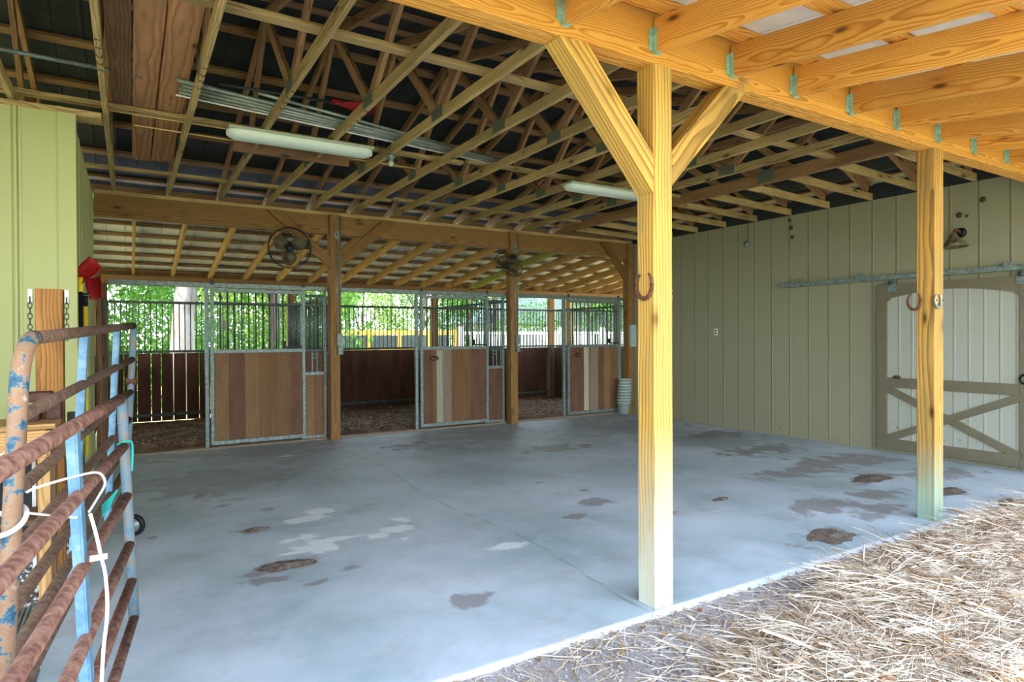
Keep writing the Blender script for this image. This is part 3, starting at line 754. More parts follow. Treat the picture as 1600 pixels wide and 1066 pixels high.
for (pt, pb, lab) in [((1.74, 3.29), (BX[0], 2.60), 'diagonal brace left of the post between first and second stalls, fan beside it'),
                      ((3.42, 3.28), (BX[0]+PW, 2.60), 'diagonal brace right of the post between first and second stalls'),
                      ((7.66, 3.28), (XW-.155, 2.60), 'diagonal brace left of the far right corner post')]:
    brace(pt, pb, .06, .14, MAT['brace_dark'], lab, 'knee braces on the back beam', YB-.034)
# conduit and boxes on the posts
def conduit(x, zt, zbx, lab):
    r = thing('electrical_conduit', (x, YB-.08, zbx), lab, 'conduit', 'conduit runs on the stall posts')
    MB().tube([(x+.05, YB-.075, 3.28), (x+.05, YB-.075, zbx+.1)], .011, 8).build('pipe', MAT['galv'], r)
    MB().tube([(x+.0, YB-.075, zt-.04), (x+.0, YB-.075, zbx+.2)], .007, 8).build('cable', MAT['conduit'], r)
    sb = MB().box((x-.035, YB-.09, zt-.05), (x+.03, YB-.07, zt+.06)).build('switch_box', MAT['conduit'], r)
    MB().box((x-.01, YB-.096, zt-.01), (x+.004, YB-.09, zt+.02)).build('toggle', MAT['black'], sb)
    MB().box((x-.01, YB-.11, zbx+.02), (x+.075, YB-.07, zbx+.2)).build('outlet_box', MAT['galv'], r)
    MB().box((x, YB-.12, zbx-.1), (x+.07, YB-.07, zbx+.01)).build('outlet_cover', MAT['galv'], r)
conduit(2.60, 3.0, 1.36, 'grey conduit with switch and outlet boxes on the left stall post')
conduit(5.66, 3.0, 1.34, 'grey conduit with switch and outlet boxes on the right stall post')
o = MB().box((8.24, YB-.12, 1.30), (8.38, YB-.03, 1.72)).build('breaker_box', MAT['bucket']); tag(o, 'pale grey-green electrical box on the far right corner post', 'electrical box')

# ------------------------------------------------------------------ rear lean-to over the stalls
def zrr(y): return 3.04-SL*(y-9.4)      # underside of rear rafters
struct
for i in range(22):
    x = -.54+.6045*i
    if x > 12.2: break
    mat = MAT['green_raft'] if i == 12 else MAT['rafter']
    o = beam('stall_rafter', (x, 9.41, zrr(9.41)+.07), (x, 12.95, zrr(12.95)+.07), .04, .14, mat, c=.003)
    tag(o, ('greenish mossy' if i == 12 else 'pale')+' rafter sloping down over the stalls, %s from the left' % ORD[i], 'rafter', 'rafters over the stalls')
for k in range(7):
    y = 9.62+.56*k; z = zrr(y)+.14+.021
    o = beam('stall_purlin', (-.8, y, z), (12.6, y, z), .089, .038, MAT['purlin'], None, c=.003)
    tag(o, 'purlin over the stall rafters, %s out from the back beam' % ORD[k], 'purlin', 'purlins over the stalls')
a = .14+.052; ya, yb_ = 9.36, 13.25
vs = [(-4.5, ya, zrr(ya)+a), (12.8, ya, zrr(ya)+a), (12.8, yb_, zrr(yb_)+a), (-4.5, yb_, zrr(yb_)+a)]; vs += [(x, y, z+.01) for x, y, z in vs]  # sheet carried on unseen to the left to block sun from the bedding
struct(MB().add(vs, [(0,1,2,3),(7,6,5,4),(0,4,5,1),(1,5,6,2),(2,6,7,3),(3,7,4,0)]).build('ceiling_stalls', MAT['roof_rear']))
ob = thing('outer_beam', (6, YO+.05, 2.42), 'timber beam along the outer side of the stalls under the rafter ends', 'beam')
beam('ply', (-.9, YO+.03, 2.505), (12.4, YO+.03, 2.505), .06, .17, MAT['back'], ob)
for x, lab in [(-.62, 'dark outer stall post at the left end'), (2.62, 'outer stall post between first and second stalls'), (5.68, 'outer stall post between second and third stalls'), (8.8, 'outer stall post right of the third stall'), (9.35, 'pale yellow outer post seen beyond the third stall'), (12.2, 'outer stall post at the far right end')]:
    r = thing('outer_post', (x+.07, YO+.05, 0), lab, 'post', 'outer stall posts')
    beam('shaft', (x+.07, YO+.13, 0), (x+.07, YO+.13, 2.42), .13, .13, MAT['wood_pale'] if 'yellow' in lab else MAT['back'], r, (0, 1, 0))

# ------------------------------------------------------------------ stall joinery
def barmesh(L, r_=.011):
    me = MB().tube([(0, 0, 0), (0, 0, L)], r_, 6).mesh('bar'); me.materials.append(MAT['galv_dark']); return me
def grille(root, p0, p1, z0, z1, mid=None, sp_=.0889, r_=.011, ft=.035, mat='galv_dark', bars=True, fr=True):
    """framed steel grille from p0 to p1 (xy), bars z0..z1"""
    p0, p1 = Vector((*p0, 0)), Vector((*p1, 0)); L = (p1-p0).length; d = (p1-p0)/L
    me = barmesh(z1-z0, r_); n_ = int(round(L/sp_))
    for i in range(1, n_):
        q = p0+d*(L*i/n_); inst('bar', me, root, Matrix.Translation((q.x, q.y, z0)))
    if fr:
        for z in ([z0, z1]+([mid] if mid else [])):
            beam('rail', (p0.x, p0.y, z), (p1.x, p1.y, z), ft, ft if z != mid else ft*.8, MAT[mat], root, c=.003)
def boards(name, root, p0, p1, z0, z1, n_, mats, th=.035, gap=.0, seed=1):
    """vertical boards from p0 to p1 as one panel; each board keeps its own tone"""
    rr = random.Random(seed); p0, p1 = Vector((*p0, 0)), Vector((*p1, 0)); L = (p1-p0).length; d = (p1-p0)/L; nn = Vector((-d.y, d.x, 0))
    # local frame: X up so that the wood grain runs along the boards
    m_ = Matrix((Vector((0, 0, 1)), nn, d)).transposed().to_4x4(); m_.translation = p0+Vector((0, 0, z0))
    b = MB(); x = 0; ws = [rr.uniform(.8, 1.25) for _ in range(n_)]; t = sum(ws)
    for i, w_ in enumerate(ws):
        wd = L*w_/t; g_ = gap*rr.uniform(.3, 1.6); g2 = gap*rr.uniform(.3, 1.6)
        y0 = -th/2+rr.uniform(-.003, .003); a0 = x+.001+g_/2; a1 = x+wd-.001-g2/2
        b.box((0, y0, a0), (z1-z0, y0+th, a1), 0 if len(mats) == 1 else mats.index(rr.choice(mats)))
        x += wd
    return b.build(name, [MAT[q_] for q_ in mats], root, m_)
BM = ['board0', 'board1', 'board2', 'board3', 'board5']
def stall_front(i, x0, x1, xj, seed, ords, mats, whiteb=None):
    """opening x0..xj, sliding door xj..; fixed panel behind up to x1"""
    xd0, xd1 = xj+.06, xj+1.30
    r = thing('stall_enclosure', ((x0+x1)/2, YS, 0), 'galvanised fixed front frame and feed panel of the %s' % ords, 'stall', 'stall enclosures')
    beam('jamb', (xj+.02, YS, 0), (xj+.02, YS, 2.22), .05, .05, MAT['galv'], r, (0, 1, 0))
    beam('track', (x0-.02, YS-.02, 2.225), (x1+.02, YS-.02, 2.225), .06, .065, MAT['galv'], r)
    beam('end_stile', (x1-.02, YS, 0), (x1-.02, YS, 2.2), .04, .04, MAT['galv'], r, (0, 1, 0))
    beam('inner_stile', (xd1-.02, YS+.01, 0), (xd1-.02, YS+.01, 2.2), .04, .04, MAT['galv'], r, (0, 1, 0))
    grille(r, (xd1, YS+.01), (x1-.03, YS+.01), 1.32, 2.12, 1.98, ft=.035)
    beam('rail', (xd1, YS+.01, .98), (x1-.03, YS+.01, .98), .04, .05, MAT['galv'], r)
    beam('rail', (xd1, YS+.01, .05), (x1-.03, YS+.01, .05), .04, .05, MAT['galv'], r)
    boards('lower_boards', r, (xd1, YS+.01), (x1-.03, YS+.01), .07, .96, 2, mats[:2], seed=seed+9)
    if i == 0: boards('feed_back', r, (xd1, YS+.05), (x1-.03, YS+.05), 1.0, 1.30, 2, ['board5'], seed=seed+3)
    cx = (xd1+x1)/2-.01
    b = MB()
    for dx in (-.035, .035): b.box((cx+dx-.007, YS-.01, 1.0), (cx+dx+.007, YS+.005, 1.30))
    if i:
        for dx in (-.13, .12): b.box((cx+dx-.006, YS-.01, 1.0), (cx+dx+.006, YS+.005, 1.30))
    b.box((cx-.035, YS-.01, 1.2), (cx+.035, YS+.005, 1.214)); b.box((cx-.035, YS-.01, 1.255), (cx+.035, YS+.005, 1.268))
    b.build('feed_gate', MAT['galv'], r)
    beam('threshold', (x0, YS, .012), (x1, YS, .012), .12, .03, MAT['board3'], r)
    # sliding door hanging on the aisle side of the track
    yd = YS-.065
    t = thing('stall_door', ((xd0+xd1)/2, yd, .08), 'sliding stall door with vertical boards and steel bars, %s' % ords, 'stall door', 'sliding stall doors')
    for x_ in (xd0, xd1-.0): beam('stile', (x_+(.02 if x_ == xd0 else -.02), yd, .06), (x_+(.02 if x_ == xd0 else -.02), yd, 2.20), .045, .045, MAT['galv'], t, (0, 1, 0))
    for z_, hh_ in ((.085, .055), (1.325, .05), (2.155, .05)): beam('rail', (xd0+.03, yd, z_), (xd1-.03, yd, z_), .042, hh_, MAT['galv'], t)
    beam('rail', (xd0+.03, yd, 1.985), (xd1-.03, yd, 1.985), .03, .025, MAT['galv_dark'], t)
    grille(t, (xd0+.03, yd), (xd1-.03, yd), 1.34, 2.14, None, fr=False)
    bb = boards('board_panel', t, (xd0+.045, yd), (xd1-.045, yd), .11, 1.30, 7 if i else 6, mats, th=.03, seed=seed)
    if whiteb is not None:
        m_ = frame((xd0+whiteb, yd-.018, .11), (xd0+whiteb, yd-.018, 1.30), (0, 1, 0))[0]
        o = beam('pale_board', (xd0+whiteb, yd-.019, .12), (xd0+whiteb, yd-.019, 1.295), .11, .01, MAT['board4'], bb, (0, 1, 0)); o['label'] = 'worn pale whitish board'
    for k_, x_ in enumerate((xd0+.02, xd1-.02)):
        m_ = Matrix.Translation((x_, yd-.01, 2.26)) @ Matrix.Rotation(math.pi/2, 4, 'X')
        MB().lathe([(0, -.012), (.026, -.012), (.03, 0), (.026, .012), (0, .012)], 12, m_).build('roller', MAT['galv_dark'], t)
    b = MB().box((xd1-.30, yd-.05, 1.38), (xd1-.27, yd-.02, 1.46)); b.box((xd1-.30, yd-.06, 1.36), (xd1-.06, yd-.035, 1.385)); b.build('latch', MAT['black'], t)
    if i:
        m_ = Matrix.Translation((xd0+.23, yd-.022, 1.16)) @ Matrix.Rotation(math.pi/2, 4, 'X') @ Matrix.Scale(.5, 4, (0, 1, 0))
        MB().lathe([(0, .02), (.07, .018), (.085, 0), (.06, -.004)], 16, m_).build('chewed_knot', MAT['leather'], bb)
stall_front(0, XT+.175, BX[0]-.005, .875, 3, 'first stall at the left', ['board0', 'board1', 'board2', 'board5'])
stall_front(1, BX[0]+PW, BX[1]-.005, 3.915, 5, 'second stall in the middle', ['board0', 'board5', 'board3', 'board1'], .33)
stall_front(2, BX[1]+PW, XW-.16, 6.83, 8, 'third stall beside the right wall', ['board3', 'board0', 'board1', 'board5'], .42)
# outer walls of the stalls
OW = [(-.48, 2.62, 'first stall', 17, .013), (2.75, 5.68, 'second stall', 16, .003), (5.81, 8.80, 'third stall', 15, .003), (8.93, 12.2, 'part beyond the right wall', 16, .003)]
for k, (xa, xb, nm, nb, gp) in enumerate(OW):
    r = thing('outer_stall_wall', ((xa+xb)/2, YO, .15), 'dark board and steel bar outer wall behind the %s' % nm, 'stall wall', 'outer stall walls')
    boards('boards', r, (xa, YO), (xb, YO), .06 if k == 0 else .03, 1.24, nb, ['dark_board'], th=.035, gap=gp, seed=20+k)
    beam('bottom_rail', (xa, YO-.04, .17), (xb, YO-.04, .17), .05, .05, MAT['galv_dark'], r)
    grille(r, (xa, YO), (xb, YO), 1.27, 2.13, None, r_=.0095, ft=.045)
# partitions between stalls
for k, (x, nm) in enumerate([(-.47, 'left side of the first stall'), (2.60, 'partition between first and second stalls'), (5.66, 'partition between second and third stalls'), (8.72, 'right side of the third stall')]):
    r = thing('stall_partition', (x, 11, 0), 'board and steel bar %s' % nm, 'stall wall', 'partitions between the stalls')
    boards('boards', r, (x, 9.5), (x, YO-.05), .05, 1.24, 17, ['board2', 'dark_board'] if k < 3 else ['board3', 'board2'], gap=.0, seed=40+k)
    if k: grille(r, (x, 9.5), (x, YO-.05), 1.27, 2.12, None, r_=.0095, ft=.04, mat='galv_dark')

# ------------------------------------------------------------------ fans
def fan(c, axis, rad, root_name, label, arm):
    c = Vector(c); ax = Vector(axis).normalized(); Q = ax.to_track_quat('Z', 'Y').to_matrix().to_4x4(); m_ = Matrix.Translation(c) @ Q
    r = thing('wall_fan', c, label, 'fan', 'fans over the stalls')
    g_ = MB()
    for zz, rr_ in ((-.05, rad*.96), (0, rad), (.05, rad*.96)):
        g_.tube([m_ @ Vector((rr_*math.cos(a), rr_*math.sin(a), zz)) for a in np.linspace(0, 2*math.pi, 32, endpoint=False)], .004 if zz else .006, 5, closed=True)
    for zz, hf in ((-.06, .3), (.06, .3)):
        for rr_ in (rad*.3, rad*.6): g_.tube([m_ @ Vector((rr_*math.cos(a), rr_*math.sin(a), zz*(1.4 if rr_ < rad*.5 else 1.2))) for a in np.linspace(0, 2*math.pi, 24, endpoint=False)], .002, 4, closed=True)
        for k in range(28):
            a = 2*math.pi*k/28
            g_.tube([m_ @ Vector((q_*math.cos(a), q_*math.sin(a), z_)) for q_, z_ in ((rad*.12, zz*1.5), (rad*.5, zz*1.35), (rad*.85, zz), (rad, 0))], .0012, 3)
    g_.build('cage', MAT['black'], r)
    for k in range(3):
        a = 2*math.pi*k/3+.5; b = MB(); vs = []; n_ = 9
        for j in range(n_):
            t = j/(n_-1); rr_ = rad*(.16+.7*t); wd = rad*.34*math.sin(math.pi*(.18+.72*t))
            for s_ in (-1, 1):
                for th in (0, .002):
                    vs.append(m_ @ Matrix.Rotation(a, 4, 'Z') @ Vector((rr_, s_*wd, s_*.022*(1-t*.4)+th)))
        fs = []
        for j in range(n_-1):
            q_ = j*4; fs += [(q_, q_+4, q_+6, q_+2), (q_+1, q_+3, q_+7, q_+5), (q_, q_+1, q_+5, q_+4), (q_+2, q_+6, q_+7, q_+3)]
        fs += [(0, 2, 3, 1), (n_*4-4, n_*4-3, n_*4-1, n_*4-2)]
        b.add(vs, fs, 0, True).build('blade', MAT['shade'], r)
    MB().lathe([(0, .075), (rad*.16, .07), (rad*.2, .03), (rad*.2, -.03), (rad*.24, -.06), (rad*.24, -.17), (rad*.18, -.2), (0, -.21)], 20, m_).build('motor', MAT['dkgrey'], r)
    MB().tube([c-ax*.12, Vector(arm)+(c-ax*.12-Vector(arm))*.4+Vector((0, 0, .02)), arm], .014, 8).build('mount_arm', MAT['black'], r)
    MB().box(Vector(arm)-Vector((.04, .015, .06)), Vector(arm)+Vector((.04, .015, .06))).build('mount_plate', MAT['black'], r)
fan((1.88, 8.92, 2.735), (-.15, -.92, -.25), .28, 'fan', 'black caged fan mounted on the brace above the first stall', (2.16, YB-.07, 2.83))
fan((5.37, 8.92, 2.70), (-.62, -.12, -.72), .25, 'fan', 'black caged fan tilted down beside the post of the third stall', (5.60, YB-.07, 2.84))

# ------------------------------------------------------------------ lamps under the trusses
def tube_light(x0, x1, y, label):
    r = thing('ceiling_lamp', ((x0+x1)/2, y, 3.25), label, 'ceiling light', 'wraparound ceiling lights')
    hw = .105; n_ = 12; vs = []; fs = []
    secs = [(x0, .25), (x0+.02, .7), (x0+.07, 1), (x1-.07, 1), (x1-.02, .7), (x1, .25)]
    for x, s_ in secs:
        for j in range(n_+1):
            a = math.pi+math.pi*j/n_; vs.append((x, y+hw*s_*math.cos(a)*1.0, 3.325+.07*(s_ if s_ > .5 else .6)*math.copysign(abs(math.sin(a))**.6, math.sin(a))))
    m1 = n_+1
    for i in range(len(secs)-1):
        for j in range(n_): fs.append((i*m1+j, i*m1+j+1, (i+1)*m1+j+1, (i+1)*m1+j))
    fs += [tuple(range(m1-1, -1, -1)), tuple((len(secs)-1)*m1+j for j in range(m1))]
    MB().add(vs, fs, 0, True).build('diffuser', MAT['fixture'], r)
    MB().box((x0+.01, y-hw-.006, 3.322), (x1-.01, y+hw+.006, 3.348)).build('housing', MAT['fixture_edge'], r)
tube_light(.735, 2.04, 5.98, 'long white wraparound light under the trusses, upper left, unlit')
tube_light(4.46, 5.75, 6.08, 'long white wraparound light partly behind the centre post, unlit')
# bare bulb holder + cable between the lamps
r = thing('bulb_socket', (2.42, 6.0, 3.3), 'small round bulb socket under a truss right of the left light', 'bulb socket')
MB().lathe([(0, 0), (.045, 0), (.05, -.02), (.03, -.04), (.03, -.055), (0, -.055)], 14, Matrix.Translation((2.265, 6.05, 3.349))).build('base', MAT['galv'], r)
MB().lathe([(0, -.055), (.02, -.06), (.03, -.085), (.022, -.11), (0, -.12)], 12, Matrix.Translation((2.265, 6.05, 3.35))).build('bulb', MAT['glass_bulb'], r)
r = thing('bulb_cable', (2.15, 6.0, 3.4), 'loose dark wire coil between the left light and the bulb socket', 'cable')
MB().tube([(2.04+.01*i, 6.0+.05*math.sin(i*.9), 3.42+.04*math.cos(i*.9)) for i in range(20)], .004, 5).build('wire', MAT['black'], r)
# dark boards behind left lamp
o = MB().box((.86, 6.52, 3.30), (1.98, 6.54, 3.42)).build('mounting_board', MAT['plank2']); tag(o, 'reddish brown board fixed across the trusses behind the left light', 'board')

# ------------------------------------------------------------------ things stored on the truss chords
zl = ZC+.089+.041
for (xa, xb, ya, yb_, z, mt, lab) in [(-.12, .02, 2.6, 6.3, zl, 'plank2', 'dark rough plank stored on the trusses, leftmost of the overhead planks'),
                                   (.03, .20, 2.6, 8.1, zl+.002, 'plank', 'tan rough plank overhead, second from the left'),
                                   (.21, .40, 2.6, 8.0, zl+.004, 'plank', 'wide tan rough plank overhead, rightmost of the stored planks'),
                                   (.13, .30, 2.9, 7.2, zl+.04, 'plank', 'rough plank overhead lying on top of the tan planks')]:
    o = beam('stored_plank', ((xa+xb)/2, ya, z+.016), ((xa+xb)/2+.01, yb_, z+.016), xb-xa, .032, MAT[mt], None, nseg=10, wob=.003); tag(o, lab, 'plank', 'planks stored on the trusses')
zc2 = ZC+.089
for k, (ya, yb_, xa, xb, r_, mt, dz) in enumerate([(5.36, 6.0, .32, 3.5, .017, 'conduit', .003), (5.44, 6.03, .36, 3.45, .014, 'conduit', .0), (5.52, 6.06, .34, 3.48, .016, 'conduit', 0), (5.60, 6.09, .35, 3.4, .013, 'conduit', 0), (5.66, 6.12, .33, 3.46, .008, 'white', 0), (5.40, 6.04, .9, 3.42, .014, 'conduit', .035)]):
    o = MB().tube([(xa, ya, zc2+r_+dz), ((xa+xb)/2, (ya+yb_)/2, zc2+r_+dz), (xb, yb_, zc2+r_+dz)], r_, 10).build('stored_pipe', MAT[mt]); tag(o, '%s pipe in the bundle on the trusses, %s from the front' % ('thin white' if mt == 'white' else 'grey metal', ORD[k]) if dz < .02 else 'grey metal pipe lying on top of the bundle on the trusses', 'pipe', 'pipes stored on the trusses')
for (pa, pb, r_, mt, lab) in [((.05, 6.66, zc2+.008), (3.0, 6.76, zc2+.008), .007, 'pipe_yellow', 'thin yellow rod on the trusses, further back of two'),
                          ((-.15, 6.33, zc2-.0+.008), (1.5, 6.36, zc2+.008), .007, 'pipe_yellow', 'thin yellow rod on the trusses, nearer of two'),
                          ((-2.2, 5.42, zc2+.055), (.1, 5.52, zc2+.055), .016, 'galv', 'grey-green pipe over the green wall at the upper left')]:
    o = MB().tube([pa, pb], r_, 8).build('stored_rod', MAT[mt]); tag(o, lab, 'rod')
# red rake stored up high
r = thing('leaf_rake', (1.4, 5.4, 3.5), 'red leaf rake with long dark handle lying on the trusses', 'rake')
MB().tube([(.6, 5.30, 3.465), (1.5, 5.33, 3.50)], .012, 8).build('handle', MAT['dkgrey'], r)
b = MB()
for k in range(11):
    a = math.radians(-32+6.4*k); b.tube([(1.5, 5.33, 3.50), (1.5+.2*math.cos(a), 5.33+.2*math.sin(a), 3.505), (1.5+.33*math.cos(a), 5.33+.33*math.sin(a), 3.50), (1.5+.345*math.cos(a), 5.33+.345*math.sin(a), 3.48)], .0035, 5)
b.box((1.47, 5.30, 3.495), (1.56, 5.36, 3.515)); b.build('head', MAT['red'], r)
# junction boxes on top of the tack room wall
for k, (x, y) in enumerate([(-.47, 6.3), (-.33, 6.42)]):
    r = thing('junction_box', (x, y, 3.35), 'round grey-green junction box on the ledge above the green wall, %s' % ('left of two' if k == 0 else 'right of two'), 'junction box', 'round junction boxes above the green wall')
    MB().lathe([(0, 0), (.055, 0), (.055, .04), (.05, .045), (0, .045)], 18, Matrix.Translation((x, y, 3.352))).build('box', MAT['bucket'], r)
    MB().lathe([(0, 0), (.008, 0), (.008, .004), (0, .004)], 8, Matrix.Translation((x+.0, y-.056, 3.375)) @ Matrix.Rotation(math.pi/2, 4, 'X')).build('knockout', MAT['black'], r)
o = beam('ledge_board', (-3, 6.17, 3.315), (-.18, 6.17, 3.315), .2, .05, MAT['truss']); tag(o, 'flat board ledge on top of the green tack room wall', 'board')
r = thing('ledge_cable', (-.6, 6.3, 3.36), 'dark electric cables lying over the ledge above the green wall', 'cable')
for k in range(3): MB().tube([(-1.0+.01*k, 6.1+.03*k, 3.44), (-.8, 6.22+.02*k, 3.38), (-.6, 6.3+.02*k, 3.362), (-.3, 6.36+.03*k, 3.365), (-.15, 6.3+.02*k, 3.44), (-.155+.02, 6.28, 3.5)], .004, 5).build('wire', MAT['black'], r)

# ------------------------------------------------------------------ right wall: sliding barn door, track, lamp, boxes
XD = 8.325
d_ = thing('barn_door', (XD, 3.7, .06), 'large sliding barn door with taupe frame, arched top and crossed braces, on the right wall', 'door')
ya, yb_ = 2.86, 4.52; z0, z1 = .05, 2.155
pan = grooved((XD+.012, yb_-.05), (XD+.012, ya+.05), z0+.03, z1-.03, [.05+.155*k for k in range(11)], .03, (-1, 0), .008, .006)
pan.build('panel', MAT['door_panel'], d_)
def slat(nm, pa, pb, wd, x=XD, t=.026): return beam(nm, (x, pa[0], pa[1]), (x, pb[0], pb[1]), wd, t, MAT['taupe'], d_, (1, 0, 0), .003)
slat('stile', (yb_-.062, z0), (yb_-.062, z1), .125); slat('stile', (ya+.062, z0), (ya+.062, z1), .125)
slat('bottom_rail', (yb_-.125, z0+.065), (ya+.125, z0+.065), .13); slat('mid_rail', (yb_-.125, .90), (ya+.125, .90), .125)
# arched head rail
y0_, y1_ = ya+.125, yb_-.125; n_ = 24; arch = []
for i in range(n_+1):
    t = i/n_; y = y1_+(y0_-y1_)*t; e = .05 if (t < .03 or t > .97) else 0
    arch.append((y, (1.93 if e else 1.972+.085*math.sin(math.pi*t))))
poly = [(y1_, z1), (y0_, z1)]+list(reversed([(y, z) for y, z in arch]))
b = MB(); n = len(poly); vs = [(XD-.013, y, z) for y, z in poly]+[(XD+.013, y, z) for y, z in poly]
fs = [(i, (i+1) % n, n+(i+1) % n, n+i) for i in range(n)]
for off, rev in ((0, 0), (n, 1)):   # strips instead of one concave face
    A_ = poly
    for i in range(n_):
        pass
b.add(vs, fs)
for xx in (XD-.013, XD+.013):
    for i in range(n_):
        (a1, c1), (a2, c2) = arch[i], arch[i+1]; b.add([(xx, a1, c1), (xx, a2, c2), (xx, a2, z1), (xx, a1, z1)], [(0, 1, 2, 3)])
b.build('arched_head', MAT['taupe'], d_)
slat('cross_brace', (yb_-.11, .83), (ya+.11, .16), .085, XD+.0); slat('cross_brace', (yb_-.11, .17), (ya+.11, .82), .085, XD-.003)
for k, y in enumerate((4.33, 2.96)):
    hp = MB().box((XD-.022, y-.05, 2.06), (XD-.012, y+.05, 2.20)).build('hanger_plate', MAT['galv'], d_)
    MB().lathe([(0, -.015), (.03, -.015), (.03, .015), (0, .015)], 14, Matrix.Translation((XD-.035, y, 2.17)) @ Matrix.Rotation(math.pi/2, 4, 'Y')).build('roller', MAT['galv_dark'], hp)
MB().tube(arc((XD-.02, 2.93, 1.02), .05, 0, 2*math.pi, 14, (0, 1, 0), (0, 0, 1)), .012, 8).build('round_ornament', MAT['black'], d_)  # stands for a black round ornament on the far stile
t_ = thing('door_track', (8.33, 4.2, 2.2), 'grey galvanised sliding track along the right wall above the barn door', 'door track')
beam('rail', (8.322, 5.93, 2.245), (8.322, 1.4, 2.245), .05, .06, MAT['galv'], t_)
for y in (5.65, 4.75, 3.1, 2.2):
    MB().box((8.29, y-.03, 2.26), (8.38, y+.03, 2.31)).tube([(8.33, y, 2.31), (8.33, y, 2.33)], .012, 8).build('bracket', MAT['galv'], t_)
# barn lamp
l_ = thing('wall_lamp', (8.2, 3.55, 2.5), 'rusty conical barn lamp on the right wall above the door', 'wall lamp')
MB().lathe([(0, 0), (.06, 0), (.055, .02), (.03, .03), (0, .03)], 18, Matrix.Translation((XW-.0, 3.58, 2.71)) @ Matrix.Rotation(-math.pi/2, 4, 'Y')).build('wall_plate', MAT['black'], l_)
MB().tube([(XW-.02, 3.58, 2.71), (8.30, 3.585, 2.74), (8.23, 3.575, 2.73), (8.2, 3.57, 2.68)], .014, 8).build('arm', MAT['horseshoe'], l_)
MB().lathe([(.02, .17), (.035, .15), (.045, .12), (.085, .065), (.14, .0), (.135, 0), (.08, .06), (.03, .11), (.02, .14)], 26, Matrix.Translation((8.20, 3.57, 2.525)) @ Matrix.Rotation(math.radians(-4), 4, 'X')).build('shade', MAT['shade'], l_)
MB().lathe([(0, .0), (.02, .01), (.03, .04), (.02, .08), (0, .1)], 12, Matrix.Translation((8.20, 3.57, 2.55))).build('bulb', MAT['glass_bulb'], l_)
j_ = thing('wall_junction_box', (XW, 6.58, 2.9), 'round metal junction box with a short wire high on the right wall', 'junction box')
MB().lathe([(0, 0), (.055, 0), (.05, .03), (.02, .04), (0, .04)], 16, Matrix.Translation((XW, 6.58, 2.952)) @ Matrix.Rotation(-math.pi/2, 4, 'Y')).build('box', MAT['galv'], j_)
MB().tube([(XW-.008, 6.57, 2.99), (XW-.008, 6.56, 3.28)], .004, 5).build('wire', MAT['dkgrey'], j_)
j_ = thing('wall_outlet', (XW, 7.205, 1.53), 'small pale electrical outlet on the right wall', 'outlet')
cp = MB().box((XW-.012, 7.17, 1.51), (XW-.001, 7.24, 1.625)).build('cover_plate', MAT['outlet'], j_)
for z in (1.545, 1.59): MB().box((XW-.015, 7.19, z-.012), (XW-.012, 7.22, z+.012)).build('socket', MAT['black'], cp)
for k, (y, z, s_, lab) in enumerate([(3.36, 3.06, .03, 'small dark mud nest high on the right wall, right of the lamp'), (3.80-.2, 2.92, .03, 'small dark mud nest on the right wall above the lamp'), (3.52, 2.90, .015, 'tiny dark mud nest beside the nest above the lamp'),
                                  (5.83, 3.21, .025, 'upper dark mud nest under the roof, left of the posts'), (5.81, 3.10, .03, 'middle dark mud nest in the column on the right wall'), (5.79, 2.96, .025, 'lower dark mud nest in the column on the right wall')]):
    m_ = Matrix.Translation((XW-.001, y, z)) @ Matrix.Rotation(-math.pi/2, 4, 'Y')
    o = MB().lathe([(s_*1.2, 0), (s_, .008), (s_*.6, .02), (0, .026)], 10, m_).build('mud_nest', MAT['nest']); tag(o, lab, 'nest', 'mud nests on the right wall')
b = MB().lathe([(.05, 0), (.045, .012), (.02, .02), (0, .024)], 10, Matrix.Translation((XD-.013, 4.27, .97)) @ Matrix.Rotation(-math.pi/2, 4, 'Y') @ Matrix.Scale(.5, 4, (1, 0, 0)))
o = b.build('mud_clump', MAT['nest']); tag(o, 'brown mud clump stuck above the middle rail of the barn door', 'nest')
# stacked buckets by the corner
r = thing('bucket_stack', (8.02, 9.12, 0), 'stack of pale grey-green buckets in the corner beside the third stall', 'bucket stack')
for k in range(9):
    z = .03+.055*k; rr_ = .13
    MB().lathe([(0, z), (rr_*.72, z), (rr_*.95, z+.2), (rr_*1.04, z+.2), (rr_*1.04, z+.225), (rr_*.93, z+.225), (rr_*.7, z+.01), (0, z+.01)], 22, Matrix.Translation((8.03+.004*k, 9.11, 0))).build('bucket', MAT['bucket'], r)

# ------------------------------------------------------------------ left side: chains post, bench, tools, gates
r = thing('old_post', (-.44, 5.06, 0), 'weathered brown post with chains in front of the green wall', 'post')
beam('shaft', (-.44, 5.06, -.04), (-.44, 5.06, 1.835), .145, .145, MAT['old_post'], r, (0, 1, 0), .005)
b = MB().box((-.535, 4.99, -.04), (-.515, 5.12, .85)); o = b.build('pale_batten', MAT['white'], r)
for k, (x, lab) in enumerate([(-.535, 'left of the old post'), (-.345, 'right of the old post')]):
    c_ = thing('hanging_chain', (x, 5.0, 1.5), 'rusty chain hanging from an eye bolt %s' % lab, 'chain', 'chains on the old post')
    MB().box((x-.012, 4.985, 1.74), (x+.012, 5.03, 1.83)).build('eye_bolt', MAT['strap'], c_)
    z = 1.76
    for i in range(9 if k == 0 else 8):
        n_ = 12; pts = []
        for j in range(n_):
            a_ = 2*math.pi*j/n_; u_ = math.cos(a_)*.011; v_ = math.sin(a_)*.022
            pts.append((x+(u_ if i % 2 else 0), 4.975+(0 if i % 2 else u_), z+v_))
        MB().tube(pts, .003, 6, closed=True).build('link', MAT['galv_dark'], c_); z -= .034
